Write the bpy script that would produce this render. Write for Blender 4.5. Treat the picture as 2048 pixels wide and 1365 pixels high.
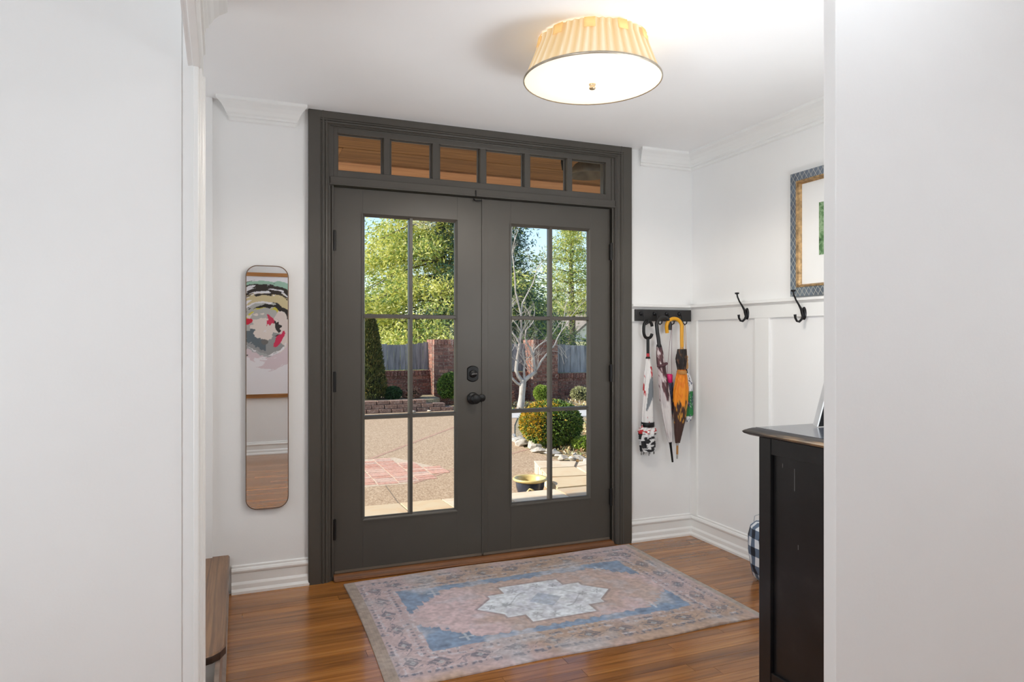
import bpy, bmesh, math, random
import numpy as np
from mathutils import Vector, Matrix

for o in list(bpy.data.objects):
    bpy.data.objects.remove(o, do_unlink=True)
SC = bpy.context.scene
COL = SC.collection
PI = math.pi

# ------------------------------------------------------------------ camera
cam_d = bpy.data.cameras.new('camera')
cam_d.sensor_width = 36.0
cam_d.lens = 1358.2 * 36 / 2048
cam_d.shift_y = -6.0 / 2048
cam_d.clip_start = 0.03
cam_d.clip_end = 500
cam = bpy.data.objects.new('camera', cam_d)
COL.objects.link(cam)
cam.location = (0, -3.62, 1.2608)
cam.rotation_euler = (PI / 2, 0, -0.3822)
SC.camera = cam

# ------------------------------------------------------------------ world, sun, lights, exposure
W = bpy.data.worlds.new('world')
SC.world = W
W.use_nodes = True
wn = W.node_tree
sky = wn.nodes.new('ShaderNodeTexSky')
sky.sky_type = 'NISHITA'
sky.sun_disc = False
sky.sun_elevation = math.radians(30)
sky.sun_rotation = math.radians(-82)
sky.air_density = 1.0
sky.dust_density = 0.6
sky.ozone_density = 1.5
bg = wn.nodes['Background']
wn.links.new(sky.outputs[0], bg.inputs[0])
bg.inputs[1].default_value = 0.13

def add_light(name, kind, loc, energy, color=(1, 1, 1), size=None, target=None, rot=None):
    d = bpy.data.lights.new(name, kind)
    d.energy = energy
    d.color = color
    if kind == 'AREA':
        d.shape = 'RECTANGLE'
        d.size, d.size_y = size
    o = bpy.data.objects.new(name, d)
    COL.objects.link(o)
    o.location = loc
    if target is not None:
        o.rotation_euler = (Vector(target) - Vector(loc)).to_track_quat('-Z', 'Y').to_euler()
    return o

to_sun = Vector((-1.716, 0.22, 1.0)).normalized()
sun = add_light('sun', 'SUN', (-20, 5, 20), 3.15, (1.0, 0.93, 0.82), target=Vector((-20, 5, 20)) - to_sun)
sun.data.angle = math.radians(0.6)
# fill lights added in the rooms at either side of the hall
l_ = l_ = l_ = l_ = l_ = l_ = l_ = add_light('fill_left_room', 'AREA', (-1.9, -3.7, 0.9), 9.8, (0.87, 0.94, 1.0), (1.0, 1.2), target=(1.7, -0.9, 2.35))
l_.data.spread = math.radians(120)
add_light('fill_right_room', 'AREA', (4.9, -3.45, 1.45), 13, (0.87, 0.94, 1.0), (1.4, 1.7), target=(0.0, -3.3, 1.3))
l_ = add_light('fill_hall_up', 'AREA', (0.95, -3.55, 1.85), 4.9, (0.88, 0.94, 1.0), (0.7, 0.7), target=(0.95, -3.2, 2.43))  # added fill aimed at the hall ceiling, no fixture there
l_.data.spread = math.radians(110)
# added fill light in the stairwell, left of the doors and out of view
add_light('fill_stairs', 'AREA', (-1.5, -0.6, 1.3), 4.0, (0.88, 0.94, 1.0), (0.8, 1.6), target=(2.2, -0.9, 1.6))
# unseen fill pair added above the dresser: one all round, one aimed upwards
l_ = add_light('fill_dresser', 'POINT', (1.95, -2.12, 1.28), 9.5, (0.91, 0.955, 1.0))
l_.data.shadow_soft_size = 0.2
l_ = add_light('fill_dresser_upward', 'SPOT', (1.95, -2.12, 1.34), 22, (0.91, 0.955, 1.0), target=(1.05, -1.15, 2.43))
l_.data.spot_size = math.radians(95); l_.data.spot_blend = 1.0; l_.data.shadow_soft_size = 0.5

vs = SC.view_settings
vs.view_transform = 'Standard'
vs.look = 'None'
vs.gamma = 1.0
vs.use_curve_mapping = False
vs.exposure = 1.12
SC.cycles.diffuse_bounces = 6

# ------------------------------------------------------------------ helpers
ORG = {}

def prop(o, label=None, cat=None, group=None, kind=None):
    if label: o['label'] = label
    if cat: o['category'] = cat
    if group: o['group'] = group
    if kind: o['kind'] = kind
    return o

def empty(name, loc, label=None, cat=None, group=None, kind=None):
    o = bpy.data.objects.new(name, None)
    COL.objects.link(o)
    o.location = loc
    o.empty_display_size = 0.05
    ORG[o.name] = Vector(loc)
    return prop(o, label, cat, group, kind)

class MB:
    """collects shapes in world coordinates and links them as ONE mesh object"""
    def __init__(self):
        self.v = []; self.f = []; self.sm = []
    def add(self, vs_, fs, smooth=False):
        n = len(self.v)
        self.v += [tuple(p) for p in vs_]
        for f in fs:
            self.f.append(tuple(i + n for i in f)); self.sm.append(smooth)
        return self
    def box(self, x0, x1, y0, y1, z0, z1):
        return self.add([(x0, y0, z0), (x1, y0, z0), (x1, y1, z0), (x0, y1, z0), (x0, y0, z1), (x1, y0, z1), (x1, y1, z1), (x0, y1, z1)],
                        [(0, 3, 2, 1), (4, 5, 6, 7), (0, 1, 5, 4), (1, 2, 6, 5), (2, 3, 7, 6), (3, 0, 4, 7)])
    def obox(self, c, ax, ay, az):
        c, ax, ay, az = map(Vector, (c, ax, ay, az))
        vs_ = [c + sx * ax + sy * ay + sz * az for sz in (-1, 1) for sx, sy in ((-1, -1), (1, -1), (1, 1), (-1, 1))]
        return self.add(vs_, [(0, 3, 2, 1), (4, 5, 6, 7), (0, 1, 5, 4), (1, 2, 6, 5), (2, 3, 7, 6), (3, 0, 4, 7)])
    def prism(self, prof, axis, a0, a1, m0=None, m1=None, smooth=False):
        """profile of (u, w) swept along an axis; 'x': (y=u, z=w), 'y': (x=u, z=w), 'z': (x=u, y=w). m0/m1: the end moved by m*u (mitre)."""
        n = len(prof)
        vs_ = []
        for k, a in enumerate((a0, a1)):
            for (u, w) in prof:
                aa = a + ((m0, m1)[k](u, w) if (m0, m1)[k] else 0)
                vs_.append({'x': (aa, u, w), 'y': (u, aa, w), 'z': (u, w, aa)}[axis])
        fs = [(i, (i + 1) % n, n + (i + 1) % n, n + i) for i in range(n)]
        self.add(vs_, fs, smooth)
        self.add(vs_, [tuple(range(n - 1, -1, -1)), tuple(range(n, 2 * n))])
        return self
    def tube(self, pts, rad, seg=10, caps=True, flat=None):
        pts = [Vector(p) for p in pts]
        if not hasattr(rad, '__len__'): rad = [rad] * len(pts)
        vs_ = []; up = None
        for i, p in enumerate(pts):
            t = (pts[min(i + 1, len(pts) - 1)] - pts[max(i - 1, 0)]).normalized()
            if up is None:
                up = t.orthogonal().normalized()
            up = (up - t * up.dot(t))
            up = up.normalized() if up.length > 1e-6 else t.orthogonal().normalized()
            b = t.cross(up)
            for k in range(seg):
                a = 2 * PI * k / seg
                vs_.append(p + rad[i] * (math.cos(a) * up + math.sin(a) * b))
        fs = []
        for i in range(len(pts) - 1):
            for k in range(seg):
                fs.append((i * seg + k, i * seg + (k + 1) % seg, (i + 1) * seg + (k + 1) % seg, (i + 1) * seg + k))
        self.add(vs_, fs, True)
        if caps:
            n = len(vs_)
            self.add(vs_[:seg], [tuple(range(seg - 1, -1, -1))])
            self.add(vs_[n - seg:], [tuple(range(seg))])
        return self
    def lathe(self, prof, c=(0, 0, 0), axis='z', seg=32, mod=None, smooth=True):
        c = Vector(c); vs_ = []
        for i, (r, h) in enumerate(prof):
            for k in range(seg):
                a = 2 * PI * k / seg
                rr = r * (mod(a, i) if mod else 1)
                x, y = rr * math.cos(a), rr * math.sin(a)
                p = {'z': (x, y, h), 'y': (x, h, y), 'x': (h, x, y)}[axis]
                vs_.append(c + Vector(p))
        fs = []
        for i in range(len(prof) - 1):
            for k in range(seg):
                fs.append((i * seg + k, i * seg + (k + 1) % seg, (i + 1) * seg + (k + 1) % seg, (i + 1) * seg + k))
        self.add(vs_, fs, smooth)
        return self
    def build(self, name, mat, parent=None, label=None, cat=None, group=None, kind=None, bevel=0, loc=None, subsurf=0, weld=False, seg=2):
        org = Vector(loc) if loc is not None else (ORG[parent.name] if parent is not None else Vector((0, 0, 0)))
        me = bpy.data.meshes.new(name)
        me.from_pydata([tuple(Vector(p) - org) for p in self.v], [], self.f)
        me.polygons.foreach_set('use_smooth', self.sm)
        bm = bmesh.new(); bm.from_mesh(me)
        if weld or bevel:
            bmesh.ops.remove_doubles(bm, verts=bm.verts, dist=1e-5)
        bmesh.ops.recalc_face_normals(bm, faces=bm.faces)
        bm.to_mesh(me); bm.free()
        o = bpy.data.objects.new(name, me)
        COL.objects.link(o)
        if parent is not None:
            o.parent = parent
            if loc is not None:
                o.location = Vector(loc) - ORG[parent.name]
        elif loc is not None:
            o.location = loc
        ORG[o.name] = org
        if mat: me.materials.append(mat)
        if bevel:
            m = o.modifiers.new('bevel', 'BEVEL'); m.width = bevel; m.segments = seg; m.limit_method = 'ANGLE'; m.angle_limit = math.radians(40)
            m.harden_normals = False
        if subsurf:
            m = o.modifiers.new('sub', 'SUBSURF'); m.levels = subsurf; m.render_levels = subsurf
        return prop(o, label, cat, group, kind)

def obj_from_np(name, verts, faces, mat, parent=None, smooth=False, **kw):
    org = ORG[parent.name] if parent is not None else Vector((0, 0, 0))
    me = bpy.data.meshes.new(name)
    v = np.asarray(verts, dtype=np.float32) - np.array(org, dtype=np.float32)
    f = np.asarray(faces, dtype=np.int32)
    k = f.shape[1]
    me.vertices.add(len(v)); me.vertices.foreach_set('co', v.ravel())
    me.loops.add(f.size); me.loops.foreach_set('vertex_index', f.ravel())
    me.polygons.add(len(f)); me.polygons.foreach_set('loop_start', np.arange(len(f), dtype=np.int32) * k)
    me.polygons.foreach_set('loop_total', np.full(len(f), k, dtype=np.int32))
    me.polygons.foreach_set('use_smooth', np.full(len(f), smooth))
    me.update(calc_edges=True); me.validate()
    if mat: me.materials.append(mat)
    o = bpy.data.objects.new(name, me); COL.objects.link(o)
    if parent is not None: o.parent = parent
    ORG[o.name] = org
    return prop(o, **kw)

def share(src, name, parent, loc, rot=(0, 0, 0), scale=(1, 1, 1)):
    """a piece that shares the mesh of another; loc in world"""
    o = bpy.data.objects.new(name, src)
    COL.objects.link(o)
    o.parent = parent
    o.location = Vector(loc) - (ORG[parent.name] if parent is not None else Vector((0, 0, 0)))
    o.rotation_euler = rot; o.scale = scale
    return o

# ------------------------------------------------------------------ materials
MATS = {}
def lin(c):
    return tuple(((x / 12.92) if x <= 0.04045 else ((x + 0.055) / 1.055) ** 2.4) for x in [v / 255 for v in c])

class NM:
    def __init__(self, name):
        self.m = bpy.data.materials.new(name); self.m.use_nodes = True
        self.nt = self.m.node_tree; self.b = self.nt.nodes['Principled BSDF']
        self.out = self.nt.nodes['Material Output']
    def n(self, t, **kw):
        nd = self.nt.nodes.new('ShaderNode' + t)
        for k, v in kw.items():
            if k in nd.inputs: nd.inputs[k].default_value = v
            else: setattr(nd, k, v)
        return nd
    def l(self, a, b):
        self.nt.links.new(a, b); return self
    def set(self, **kw):
        for k, v in kw.items(): self.b.inputs[k.replace('_', ' ')].default_value = v
        return self
    def ramp(self, fac, stops, interp='LINEAR'):
        r = self.nt.nodes.new('ShaderNodeValToRGB'); r.color_ramp.interpolation = interp
        el = r.color_ramp.elements
        while len(el) < len(stops): el.new(0.5)
        for e, (p, c) in zip(el, stops):
            e.position = p; e.color = (*lin(c), 1)
        self.l(fac, r.inputs[0]); return r.outputs[0]
    def math(self, op, a, b=None, c=None, clamp=False):
        nd = self.nt.nodes.new('ShaderNodeMath'); nd.operation = op; nd.use_clamp = clamp
        for i, v in enumerate((a, b, c)):
            if v is None: continue
            if hasattr(v, 'links'): self.l(v, nd.inputs[i])
            else: nd.inputs[i].default_value = v
        return nd.outputs[0]
    def mix(self, fac, a, b, mode='MIX'):
        nd = self.nt.nodes.new('ShaderNodeMix'); nd.data_type = 'RGBA'; nd.blend_type = mode
        for i, v in ((0, fac), (6, a), (7, b)):
            if hasattr(v, 'links'): self.l(v, nd.inputs[i])
            elif i == 0: nd.inputs[i].default_value = v
            else: nd.inputs[i].default_value = (*lin(v), 1)
        return nd.outputs[2]
    def pos(self): return self.n('NewGeometry').outputs['Position']
    def objc(self): return self.n('TexCoord').outputs['Object']
    def mapping(self, vec, scale=(1, 1, 1), rot=(0, 0, 0), loc=None):
        mp = self.n('Mapping'); mp.inputs['Scale'].default_value = scale; mp.inputs['Rotation'].default_value = rot
        self.l(vec, mp.inputs['Vector'])
        if loc is not None:
            if hasattr(loc, 'links'): self.l(loc, mp.inputs['Location'])
            else: mp.inputs['Location'].default_value = loc
        return mp.outputs[0]
    def noise(self, vec, scale=5, detail=4, rough=0.55, dist=0):
        nd = self.n('TexNoise'); nd.inputs['Scale'].default_value = scale; nd.inputs['Detail'].default_value = detail
        nd.inputs['Roughness'].default_value = rough; nd.inputs['Distortion'].default_value = dist
        self.l(vec, nd.inputs['Vector']); return nd.outputs['Fac']
    def bump(self, h, strength=0.2, dist=0.01):
        b = self.n('Bump'); b.inputs['Strength'].default_value = strength; b.inputs['Distance'].default_value = dist
        self.l(h, b.inputs['Height']); self.l(b.outputs[0], self.b.inputs['Normal'])
        return self
    def color(self, sock): return self.l(sock, self.b.inputs['Base Color'])

def plain(name, c, rough=0.5, var=0.06, scale=6, metal=0, bump=0, bscale=60, spec=None):
    if name in MATS: return MATS[name]
    m = NM(name); p = m.objc()
    n = m.noise(p, scale, 3)
    a = tuple(max(0, v * (1 - var)) for v in c); b = tuple(min(255, v * (1 + var)) for v in c)
    m.color(m.ramp(n, [(0.3, a), (0.7, b)]))
    m.set(Roughness=rough, Metallic=metal)
    if spec is not None: m.b.inputs['Specular IOR Level'].default_value = spec
    if bump: m.bump(m.noise(p, bscale, 3), bump, 0.004)
    MATS[name] = m.m
    return m.m

M_wall = plain('painted_plaster', (236, 236, 235), 0.55, 0.006, 2.5, bump=0.05, bscale=120)
M_ceil = plain('ceiling_paint', (246, 246, 246), 0.8, 0.006, 2.0, bump=0.06, bscale=14)
M_trim = plain('white_trim_paint', (236, 236, 234), 0.3, 0.006, 3)
M_grey = plain('warm_grey_door_paint', (74, 70, 64), 0.42, 0.03, 3, bump=0.03, bscale=40)
M_black = plain('black_hardware', (15, 14, 14), 0.38, 0.1, 30, spec=0.35)
M_iron = plain('dark_iron_hook', (38, 38, 40), 0.3, 0.15, 40, metal=0.6)

def wood_mat(name, dark, mid, light, along='x', scale=1.0, rough=0.28, coat=0.25, grain=1.0, per_object=True):
    m = NM(name)
    p = m.pos()
    rnd = m.n('ObjectInfo').outputs['Random']
    off = m.n('CombineXYZ')
    if per_object:
        m.l(m.math('MULTIPLY', rnd, 37.0), off.inputs[0]); m.l(m.math('MULTIPLY', rnd, 91.0), off.inputs[1]); m.l(m.math('MULTIPLY', rnd, 13.0), off.inputs[2])
    st = {'x': (1.3, 16, 16), 'y': (16, 1.3, 16), 'z': (16, 16, 1.3)}[along]
    v = m.mapping(p, tuple(s * scale for s in st), loc=off.outputs[0])
    n1 = m.noise(v, 1.0, 6, 0.6, 0.8)
    rings = m.n('TexWave'); rings.wave_type = 'BANDS'; rings.bands_direction = {'x': 'Y', 'y': 'X', 'z': 'X'}[along]
    rings.inputs['Scale'].default_value = 0.55; rings.inputs['Distortion'].default_value = 5.0; rings.inputs['Detail'].default_value = 3
    rings.inputs['Detail Scale'].default_value = 0.8
    m.l(v, rings.inputs['Vector'])
    fine = m.noise(m.mapping(p, tuple(s * scale * f for s, f in zip(st, [{'x': (3, 9, 9), 'y': (9, 3, 9), 'z': (9, 9, 3)}[along][i] for i in range(3)])), loc=off.outputs[0]), 1.0, 3, 0.7)
    base = m.ramp(n1, [(0.25, dark), (0.5, mid), (0.75, light)])
    c2 = m.mix(m.math('MULTIPLY', m.ramp(rings.outputs['Fac'], [(0.0, (255, 255, 255)), (0.22, (0, 0, 0)), (1, (0, 0, 0))]), 0.55 * grain), base, dark)
    c3 = m.mix(m.math('MULTIPLY', m.ramp(fine, [(0.42, (255, 255, 255)), (0.58, (0, 0, 0))]), 0.3 * grain), c2, dark)
    hsv = m.n('HueSaturation'); m.l(c3, hsv.inputs['Color'])
    if per_object:
        m.l(m.math('ADD', m.math('MULTIPLY', rnd, 0.36), 0.82), hsv.inputs['Value'])
    m.color(hsv.outputs[0])
    m.set(Roughness=rough, Coat_Weight=coat, Coat_Roughness=0.10)
    m.bump(fine, 0.05, 0.002)
    MATS[name] = m.m
    return m.m

M_oak = wood_mat('oak_floor', (110, 66, 26), (160, 102, 44), (186, 128, 64), 'x', 1.0, 0.26, 0.35, 0.6)
M_tread = wood_mat('oak_tread', (96, 66, 42), (152, 110, 74), (176, 134, 94), 'y', 0.8, 0.35, 0.15, 1.2)
M_nose = plain('dark_nosing', (52, 36, 28), 0.3, 0.2, 20)  # dark brown of the band along the tread front
M_thresh = wood_mat('oak_threshold', (84, 50, 26), (128, 80, 42), (150, 98, 56), 'x', 1.0, 0.3, 0.2)

# ------------------------------------------------------------------ room shell
ZC = 2.43
# floor: subfloor with planks as pieces
floor = MB().box(-3.3, 5.6, -4.5, 0.02, -0.12, -0.012).build('floor', plain('dark_gap', (48, 30, 18), 0.7), kind='structure', label='oak strip floor of the entry hall, boards running along the doors', cat='floor')
rng = random.Random(5)
pl = MB().box(-0.5, 0.5, -0.5, 0.5, -0.011, 0.0).build('plank', M_oak, floor)
plank_me = pl.data
bpy.data.objects.remove(pl)
pw = 0.058
row = 0
y = 0.012
while y > -4.24:
    x = -0.12 - rng.random() * 0.9
    while x < 2.70:
        L = 0.55 + rng.random() * 1.1
        x0, x1 = max(x, -0.12), min(x + L, 2.70)
        if x1 - x0 > 0.03:
            o = share(plank_me, 'plank', floor, ((x0 + x1) / 2, y - pw / 2, 0), scale=(x1 - x0 - 0.0012, pw - 0.0011, 1))
        x += L
    y -= pw
MB().box(-3.3, -0.122, -4.3, -1.5, -0.011, 0).box(2.70, 5.5, -4.3, -2.4, -0.011, 0).build('side_room_flooring', M_oak, floor)

MB().box(-3.3, 5.6, -4.4, 0.16, ZC, ZC + 0.12).build('ceiling', M_ceil, kind='structure', label='smooth white plaster ceiling over the entry hall', cat='ceiling')
wall_front = MB().box(-1.6, 0.36, 0, 0.14, -0.1, ZC).box(2.205, 2.82, 0, 0.14, -0.1, ZC).box(0.36, 2.205, 0.0, 0.14, 2.40, ZC).build('wall_front', M_wall, kind='structure', label='white wall around the grey double doors', cat='wall')
# slim plaster return beside the stairs
MB().box(-0.5, -0.12, -0.018, 0.0, 0.192, ZC).build('plaster_return', M_wall, wall_front)
wall_right = MB().box(2.70, 2.82, -2.38, 0.0, -0.1, ZC).build('wall_right', M_wall, kind='structure', label='white wall with board and batten panelling right of the doors', cat='wall')
MB().box(-3.3, 5.6, -4.40, -4.24, -0.1, ZC).build('wall_back', M_wall, kind='structure', label='white back wall carrying the painting, seen in the tall mirror', cat='wall')
# partition between the left-hand room and the stairs; its end is the door jamb
wl = MB()
wl.box(-3.3, -0.125, -1.5, -1.38, -0.1, ZC)
wl.box(-0.24, -0.12, -1.40, -1.0, -0.1, ZC)
wall_left = wl.build('wall_left', M_wall, kind='structure', label='plain white wall filling the left edge of the view', cat='wall')
MB().box(-3.42, -3.3, -4.4, -1.38, -0.1, ZC).build('wall_left_far', M_wall, kind='structure', label='far white wall of the room left of the hall', cat='wall')
MB().box(5.5, 5.62, -4.4, -2.3, -0.1, ZC).build('wall_right_far', M_wall, kind='structure', label='far white wall of the room right of the hall', cat='wall')
MB().box(-1.7, -1.6, -1.4, 0.1, -0.1, ZC).build('wall_stair', M_wall, kind='structure', label='white wall at the far side of the stairs', cat='wall')
# wall of the opening the view looks through (right edge of the picture)
Xn, Yn = 1.196, -2.52
wn_ = MB()
wn_.prism([(Xn, Yn), (5.55, Yn), (5.55, Yn + 0.14), (Xn + 0.16, Yn + 0.14), (Xn, Yn + 0.033)], 'z', -0.1, ZC)
wn_.build('wall_near', M_wall, kind='structure', label='plain white wall filling the right edge of the view', cat='wall', bevel=0.002)
# header over the left opening (runs 1.4 degrees off the hall axis)
def sk(p):  # skewed hall side: x grows towards the viewer
    return (p[0] - 0.0244 * (p[1] + 1.5), p[1], p[2])
hd = MB()
m_ = MB().box(-0.134, -0.12, -4.24, -1.5, 2.03, ZC)
hd.add([sk(v) for v in m_.v], m_.f)
hd.build('wall_left_header', M_wall, kind='structure', label='white wall above the opening at the left', cat='wall')

# ------------------------------------------------------------------ trims: casing of left opening
t = empty('trim_1', (-0.12, -1.46, 0), 'white moulded casing of the opening at the left edge', 'trim', kind='structure')
cs = MB()
# vertical leg: backband, flat, inner bead  (profile in x,y)
cs.prism([(-0.12, -1.41), (-0.092, -1.41), (-0.092, -1.428), (-0.098, -1.432), (-0.098, -1.49), (-0.102, -1.502), (-0.12, -1.502)], 'z', 0, 2.03)
cs.build('casing_leg', M_trim, t, bevel=0.0015)
MB().prism([(-0.119, -1.515), (-0.107, -1.515), (-0.1045, -1.511), (-0.1045, -1.500), (-0.119, -1.500)], 'z', 0, 2.03).build('jamb_bead', M_trim, t, bevel=0.002)
MB().prism([(-0.1265, -1.504), (-0.119, -1.504), (-0.119, -1.499), (-0.1265, -1.499)], 'z', 0, 2.03).build('jamb_strip', M_trim, t)
MB().prism([(-0.152, -1.5035), (-0.150, -1.5035), (-0.150, -1.499), (-0.152, -1.499)], 'z', 0, 2.43).build('paint_ridge', M_trim, t)
hc = MB()
m_ = MB()
m_.prism([(-0.123, 2.026), (-0.104, 2.026), (-0.098, 2.042), (-0.098, 2.098), (-0.092, 2.102), (-0.092, 2.12), (-0.12, 2.12)], 'y', -3.4, -1.41)
hc.add([sk(v) if v[1] < -1.6 else v for v in m_.v], m_.f)
hc.build('casing_head', M_trim, t, bevel=0.0015)

# crown mouldings: profile (out from wall, z below ceiling)
CR = [(0.0, 0.0), (0.082, 0.0), (0.082, -0.014), (0.076, -0.019), (0.070, -0.022), (0.056, -0.030), (0.040, -0.046), (0.030, -0.062), (0.022, -0.070), (0.022, -0.079), (0.012, -0.083), (0.012, -0.096), (0.0, -0.102)]
def crown_x(x0, x1, yw, m0, m1):
    return MB().prism([(yw - u, ZC + w) for u, w in CR], 'x', x0, x1, m0, m1)
a = crown_x(-0.037, 0.262, 0.0, lambda u, w: u * 0.82, lambda u, w: -u * 0.68)
a.build('trim_2', M_trim, kind='structure', label='short piece of crown moulding above the tall mirror', cat='trim')
cm = MB()
n_ = len(CR)
vs_ = [(2.315 + (-u) * 0.45, 0 - u, ZC + w) for u, w in CR] + [(2.70 - u, 0 - u, ZC + w) for u, w in CR] + [(2.70 - u, -2.38, ZC + w) for u, w in CR]
fs = [tuple(range(n_))]
for s_ in (0, 1):
    for i in range(n_):
        j = (i + 1) % n_
        fs.append((s_ * n_ + i, s_ * n_ + j, (s_ + 1) * n_ + j, (s_ + 1) * n_ + i))
cm.add(vs_, fs)
cm.build('trim_3', M_trim, kind='structure', label='crown moulding turning the corner above the umbrellas', cat='trim')
cl = MB().prism([(-0.12 + u, ZC + w) for u, w in CR], 'y', -4.24, -1.01)
cl.build('trim_4', M_trim, kind='structure', label='end of the crown moulding at the top left, over the stairs', cat='trim')

# baseboards: profile (out, z)
BB = [(0, 0), (0.026, 0), (0.026, 0.012), (0.018, 0.024), (0.017, 0.044), (0.014, 0.050), (0.010, 0.056), (0.010, 0.098), (0.016, 0.104), (0.018, 0.112), (0.014, 0.122), (0.009, 0.125), (0.009, 0.134), (0.0, 0.138)]
MB().prism([(-u, w) for u, w in BB], 'x', -0.035, 0.335).build('baseboard_front_left', M_trim, kind='structure', label='white moulded baseboard under the tall mirror', cat='baseboard')
bbm = MB(); n_ = len(BB)
vs_ = [(2.236, -u, w) for u, w in BB] + [(2.70 - u, -u, w) for u, w in BB] + [(2.70 - u, -2.36, w) for u, w in BB]
fs = [tuple(range(n_))]
for s_ in (0, 1):
    for i in range(n_):
        j = (i + 1) % n_
        fs.append((s_ * n_ + i, s_ * n_ + j, (s_ + 1) * n_ + j, (s_ + 1) * n_ + i))
bbm.add(vs_, fs)
bbm.build('baseboard_right', M_trim, kind='structure', label='white moulded baseboard turning the corner below the umbrellas', cat='baseboard')
MB().prism([(-4.24 + u, w) for u, w in BB], 'x', -0.5, 5.4).build('baseboard_back', M_trim, kind='structure', label='white baseboard below the painting, seen in the tall mirror', cat='baseboard')

# board and batten panelling: parts of the right wall
MB().prism([(2.70, 1.442), (2.682, 1.442), (2.672, 1.452), (2.662, 1.454), (2.662, 1.468), (2.70, 1.468)], 'y', -2.38, 0.0).build('chair_rail', M_trim, wall_right, bevel=0.0015)
MB().box(2.684, 2.70, -2.38, 0.0, 1.372, 1.442).build('rail_board', M_trim, wall_right, bevel=0.001)
for ya, yb in ((-0.068, 0.0), (-0.70, -0.59), (-1.33, -1.22), (-1.95, -1.84)):
    MB().box(2.685, 2.70, ya, yb, 0.135, 1.372).build('batten', M_trim, wall_right, bevel=0.001)
MB().prism([(0, 1.442), (-0.018, 1.442), (-0.028, 1.452), (-0.038, 1.454), (-0.038, 1.468), (0, 1.468)], 'x', 2.239, 2.70).build('chair_rail', M_trim, wall_front, bevel=0.0015)
MB().box(2.239, 2.70, -0.014, 0, 1.362, 1.442).build('rail_board', M_trim, wall_front, bevel=0.001)

# ------------------------------------------------------------------ door casing
t = empty('trim_5', (1.283, 0, 0), 'dark grey moulded casing framing the double doors up to the ceiling', 'trim', kind='structure')
# profile: distance from outer edge u, protrusion w
CP = [(0, 0), (0, 0.024), (0.004, 0.026), (0.058, 0.026), (0.062, 0.022), (0.066, 0.022), (0.069, 0.028), (0.076, 0.028), (0.079, 0.021), (0.083, 0.021), (0.087, 0.025), (0.093, 0.024), (0.098, 0.017), (0.101, 0.017), (0.104, 0.012), (0.110, 0.012), (0.110, 0)]
MB().prism([(0.328 + u, -w) for u, w in CP], 'z', 0, ZC).build('casing_leg', M_grey, t)
MB().prism([(2.239 - u, -w) for u, w in CP], 'z', 0, ZC).build('casing_leg', M_grey, t)
HP = [(0.052 + (u - 0.06) * 0.95 if u > 0.06 else u * 0.85, w) for u, w in CP]
MB().prism([(-w - 0.0005, ZC - u * 0.62) for u, w in CP], 'x', 0.384, 2.183).build('casing_head', M_grey, t)

# jambs / frame
jb = MB()
jb.box(0.432, 0.455, -0.004, 0.14, 0.0, 2.40).box(2.109, 2.135, -0.004, 0.14, 0.0, 2.40).box(0.432, 2.135, -0.002, 0.14, 2.355, 2.405)
jb.build('door_jamb', M_grey, t, bevel=0.0015)
# stop beads beside the doors
MB().prism([(0.447, -0.010), (0.455, -0.010), (0.455, 0.01), (0.440, 0.01), (0.440, -0.004)], 'z', 0.02, 2.05).build('jamb_bead', M_grey, t)
MB().prism([(2.117, -0.010), (2.109, -0.010), (2.109, 0.01), (2.126, 0.01), (2.126, -0.004)], 'z', 0.02, 2.05).build('jamb_bead', M_grey, t)
MB().box(0.432, 2.135, -0.012, 0.12, 2.055, 2.100).build('transom_bar', M_grey, t, bevel=0.002)
MB().box(0.432, 2.135, -0.016, 0.0, 2.055, 2.064).build('transom_drip', M_grey, t, bevel=0.002)

# ------------------------------------------------------------------ glass
gm = NM('window_glass')
gm.nt.nodes.remove(gm.b)
tr = gm.n('BsdfTransparent'); tr.inputs[0].default_value = (0.97, 0.985, 0.98, 1)
gl = gm.n('BsdfGlossy'); gl.inputs['Roughness'].default_value = 0.0
fr = gm.n('Fresnel'); fr.inputs[0].default_value = 1.22
mx = gm.n('MixShader')
gm.l(fr.outputs[0], mx.inputs[0]); gm.l(tr.outputs[0], mx.inputs[1]); gm.l(gl.outputs[0], mx.inputs[2]); gm.l(mx.outputs[0], gm.out.inputs[0])
M_glass = gm.m

def pane(x0, x1, y_, z0, z1, parent):
    return MB().add([(x0, y_, z0), (x1, y_, z0), (x1, y_, z1), (x0, y_, z1)], [(0, 1, 2, 3)]).build('pane', M_glass, parent)

# ------------------------------------------------------------------ transom window
t = empty('window_1', (1.283, 0.02, 2.10), 'grey transom window of six small panes above the double doors', 'window', kind='structure')
px = [(0.476, 0.713), (0.756, 0.982), (1.028, 1.258), (1.300, 1.530), (1.572, 1.804), (1.846, 2.072)]
zb, zt = 2.136, 2.330
fr_ = MB()
fr_.box(0.455, 0.476, 0.0, 0.045, 2.10, 2.36).box(2.072, 2.109, 0.0, 0.045, 2.10, 2.36)
fr_.box(0.476, 2.072, 0.0, 0.045, 2.10, zb).box(0.476, 2.072, 0.0, 0.045, zt, 2.36)
fr_.build('sash', M_grey, t, bevel=0.002)
for i in range(5):
    a_, b_ = px[i][1], px[i + 1][0]
    MB().prism([(a_ + 0.006, 0.0), (b_ - 0.006, 0.0), (b_ - 0.002, 0.018), (b_ - 0.002, 0.045), (a_ + 0.002, 0.045), (a_ + 0.002, 0.018)], 'z', zb, zt).build('muntin', M_grey, t)
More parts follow.
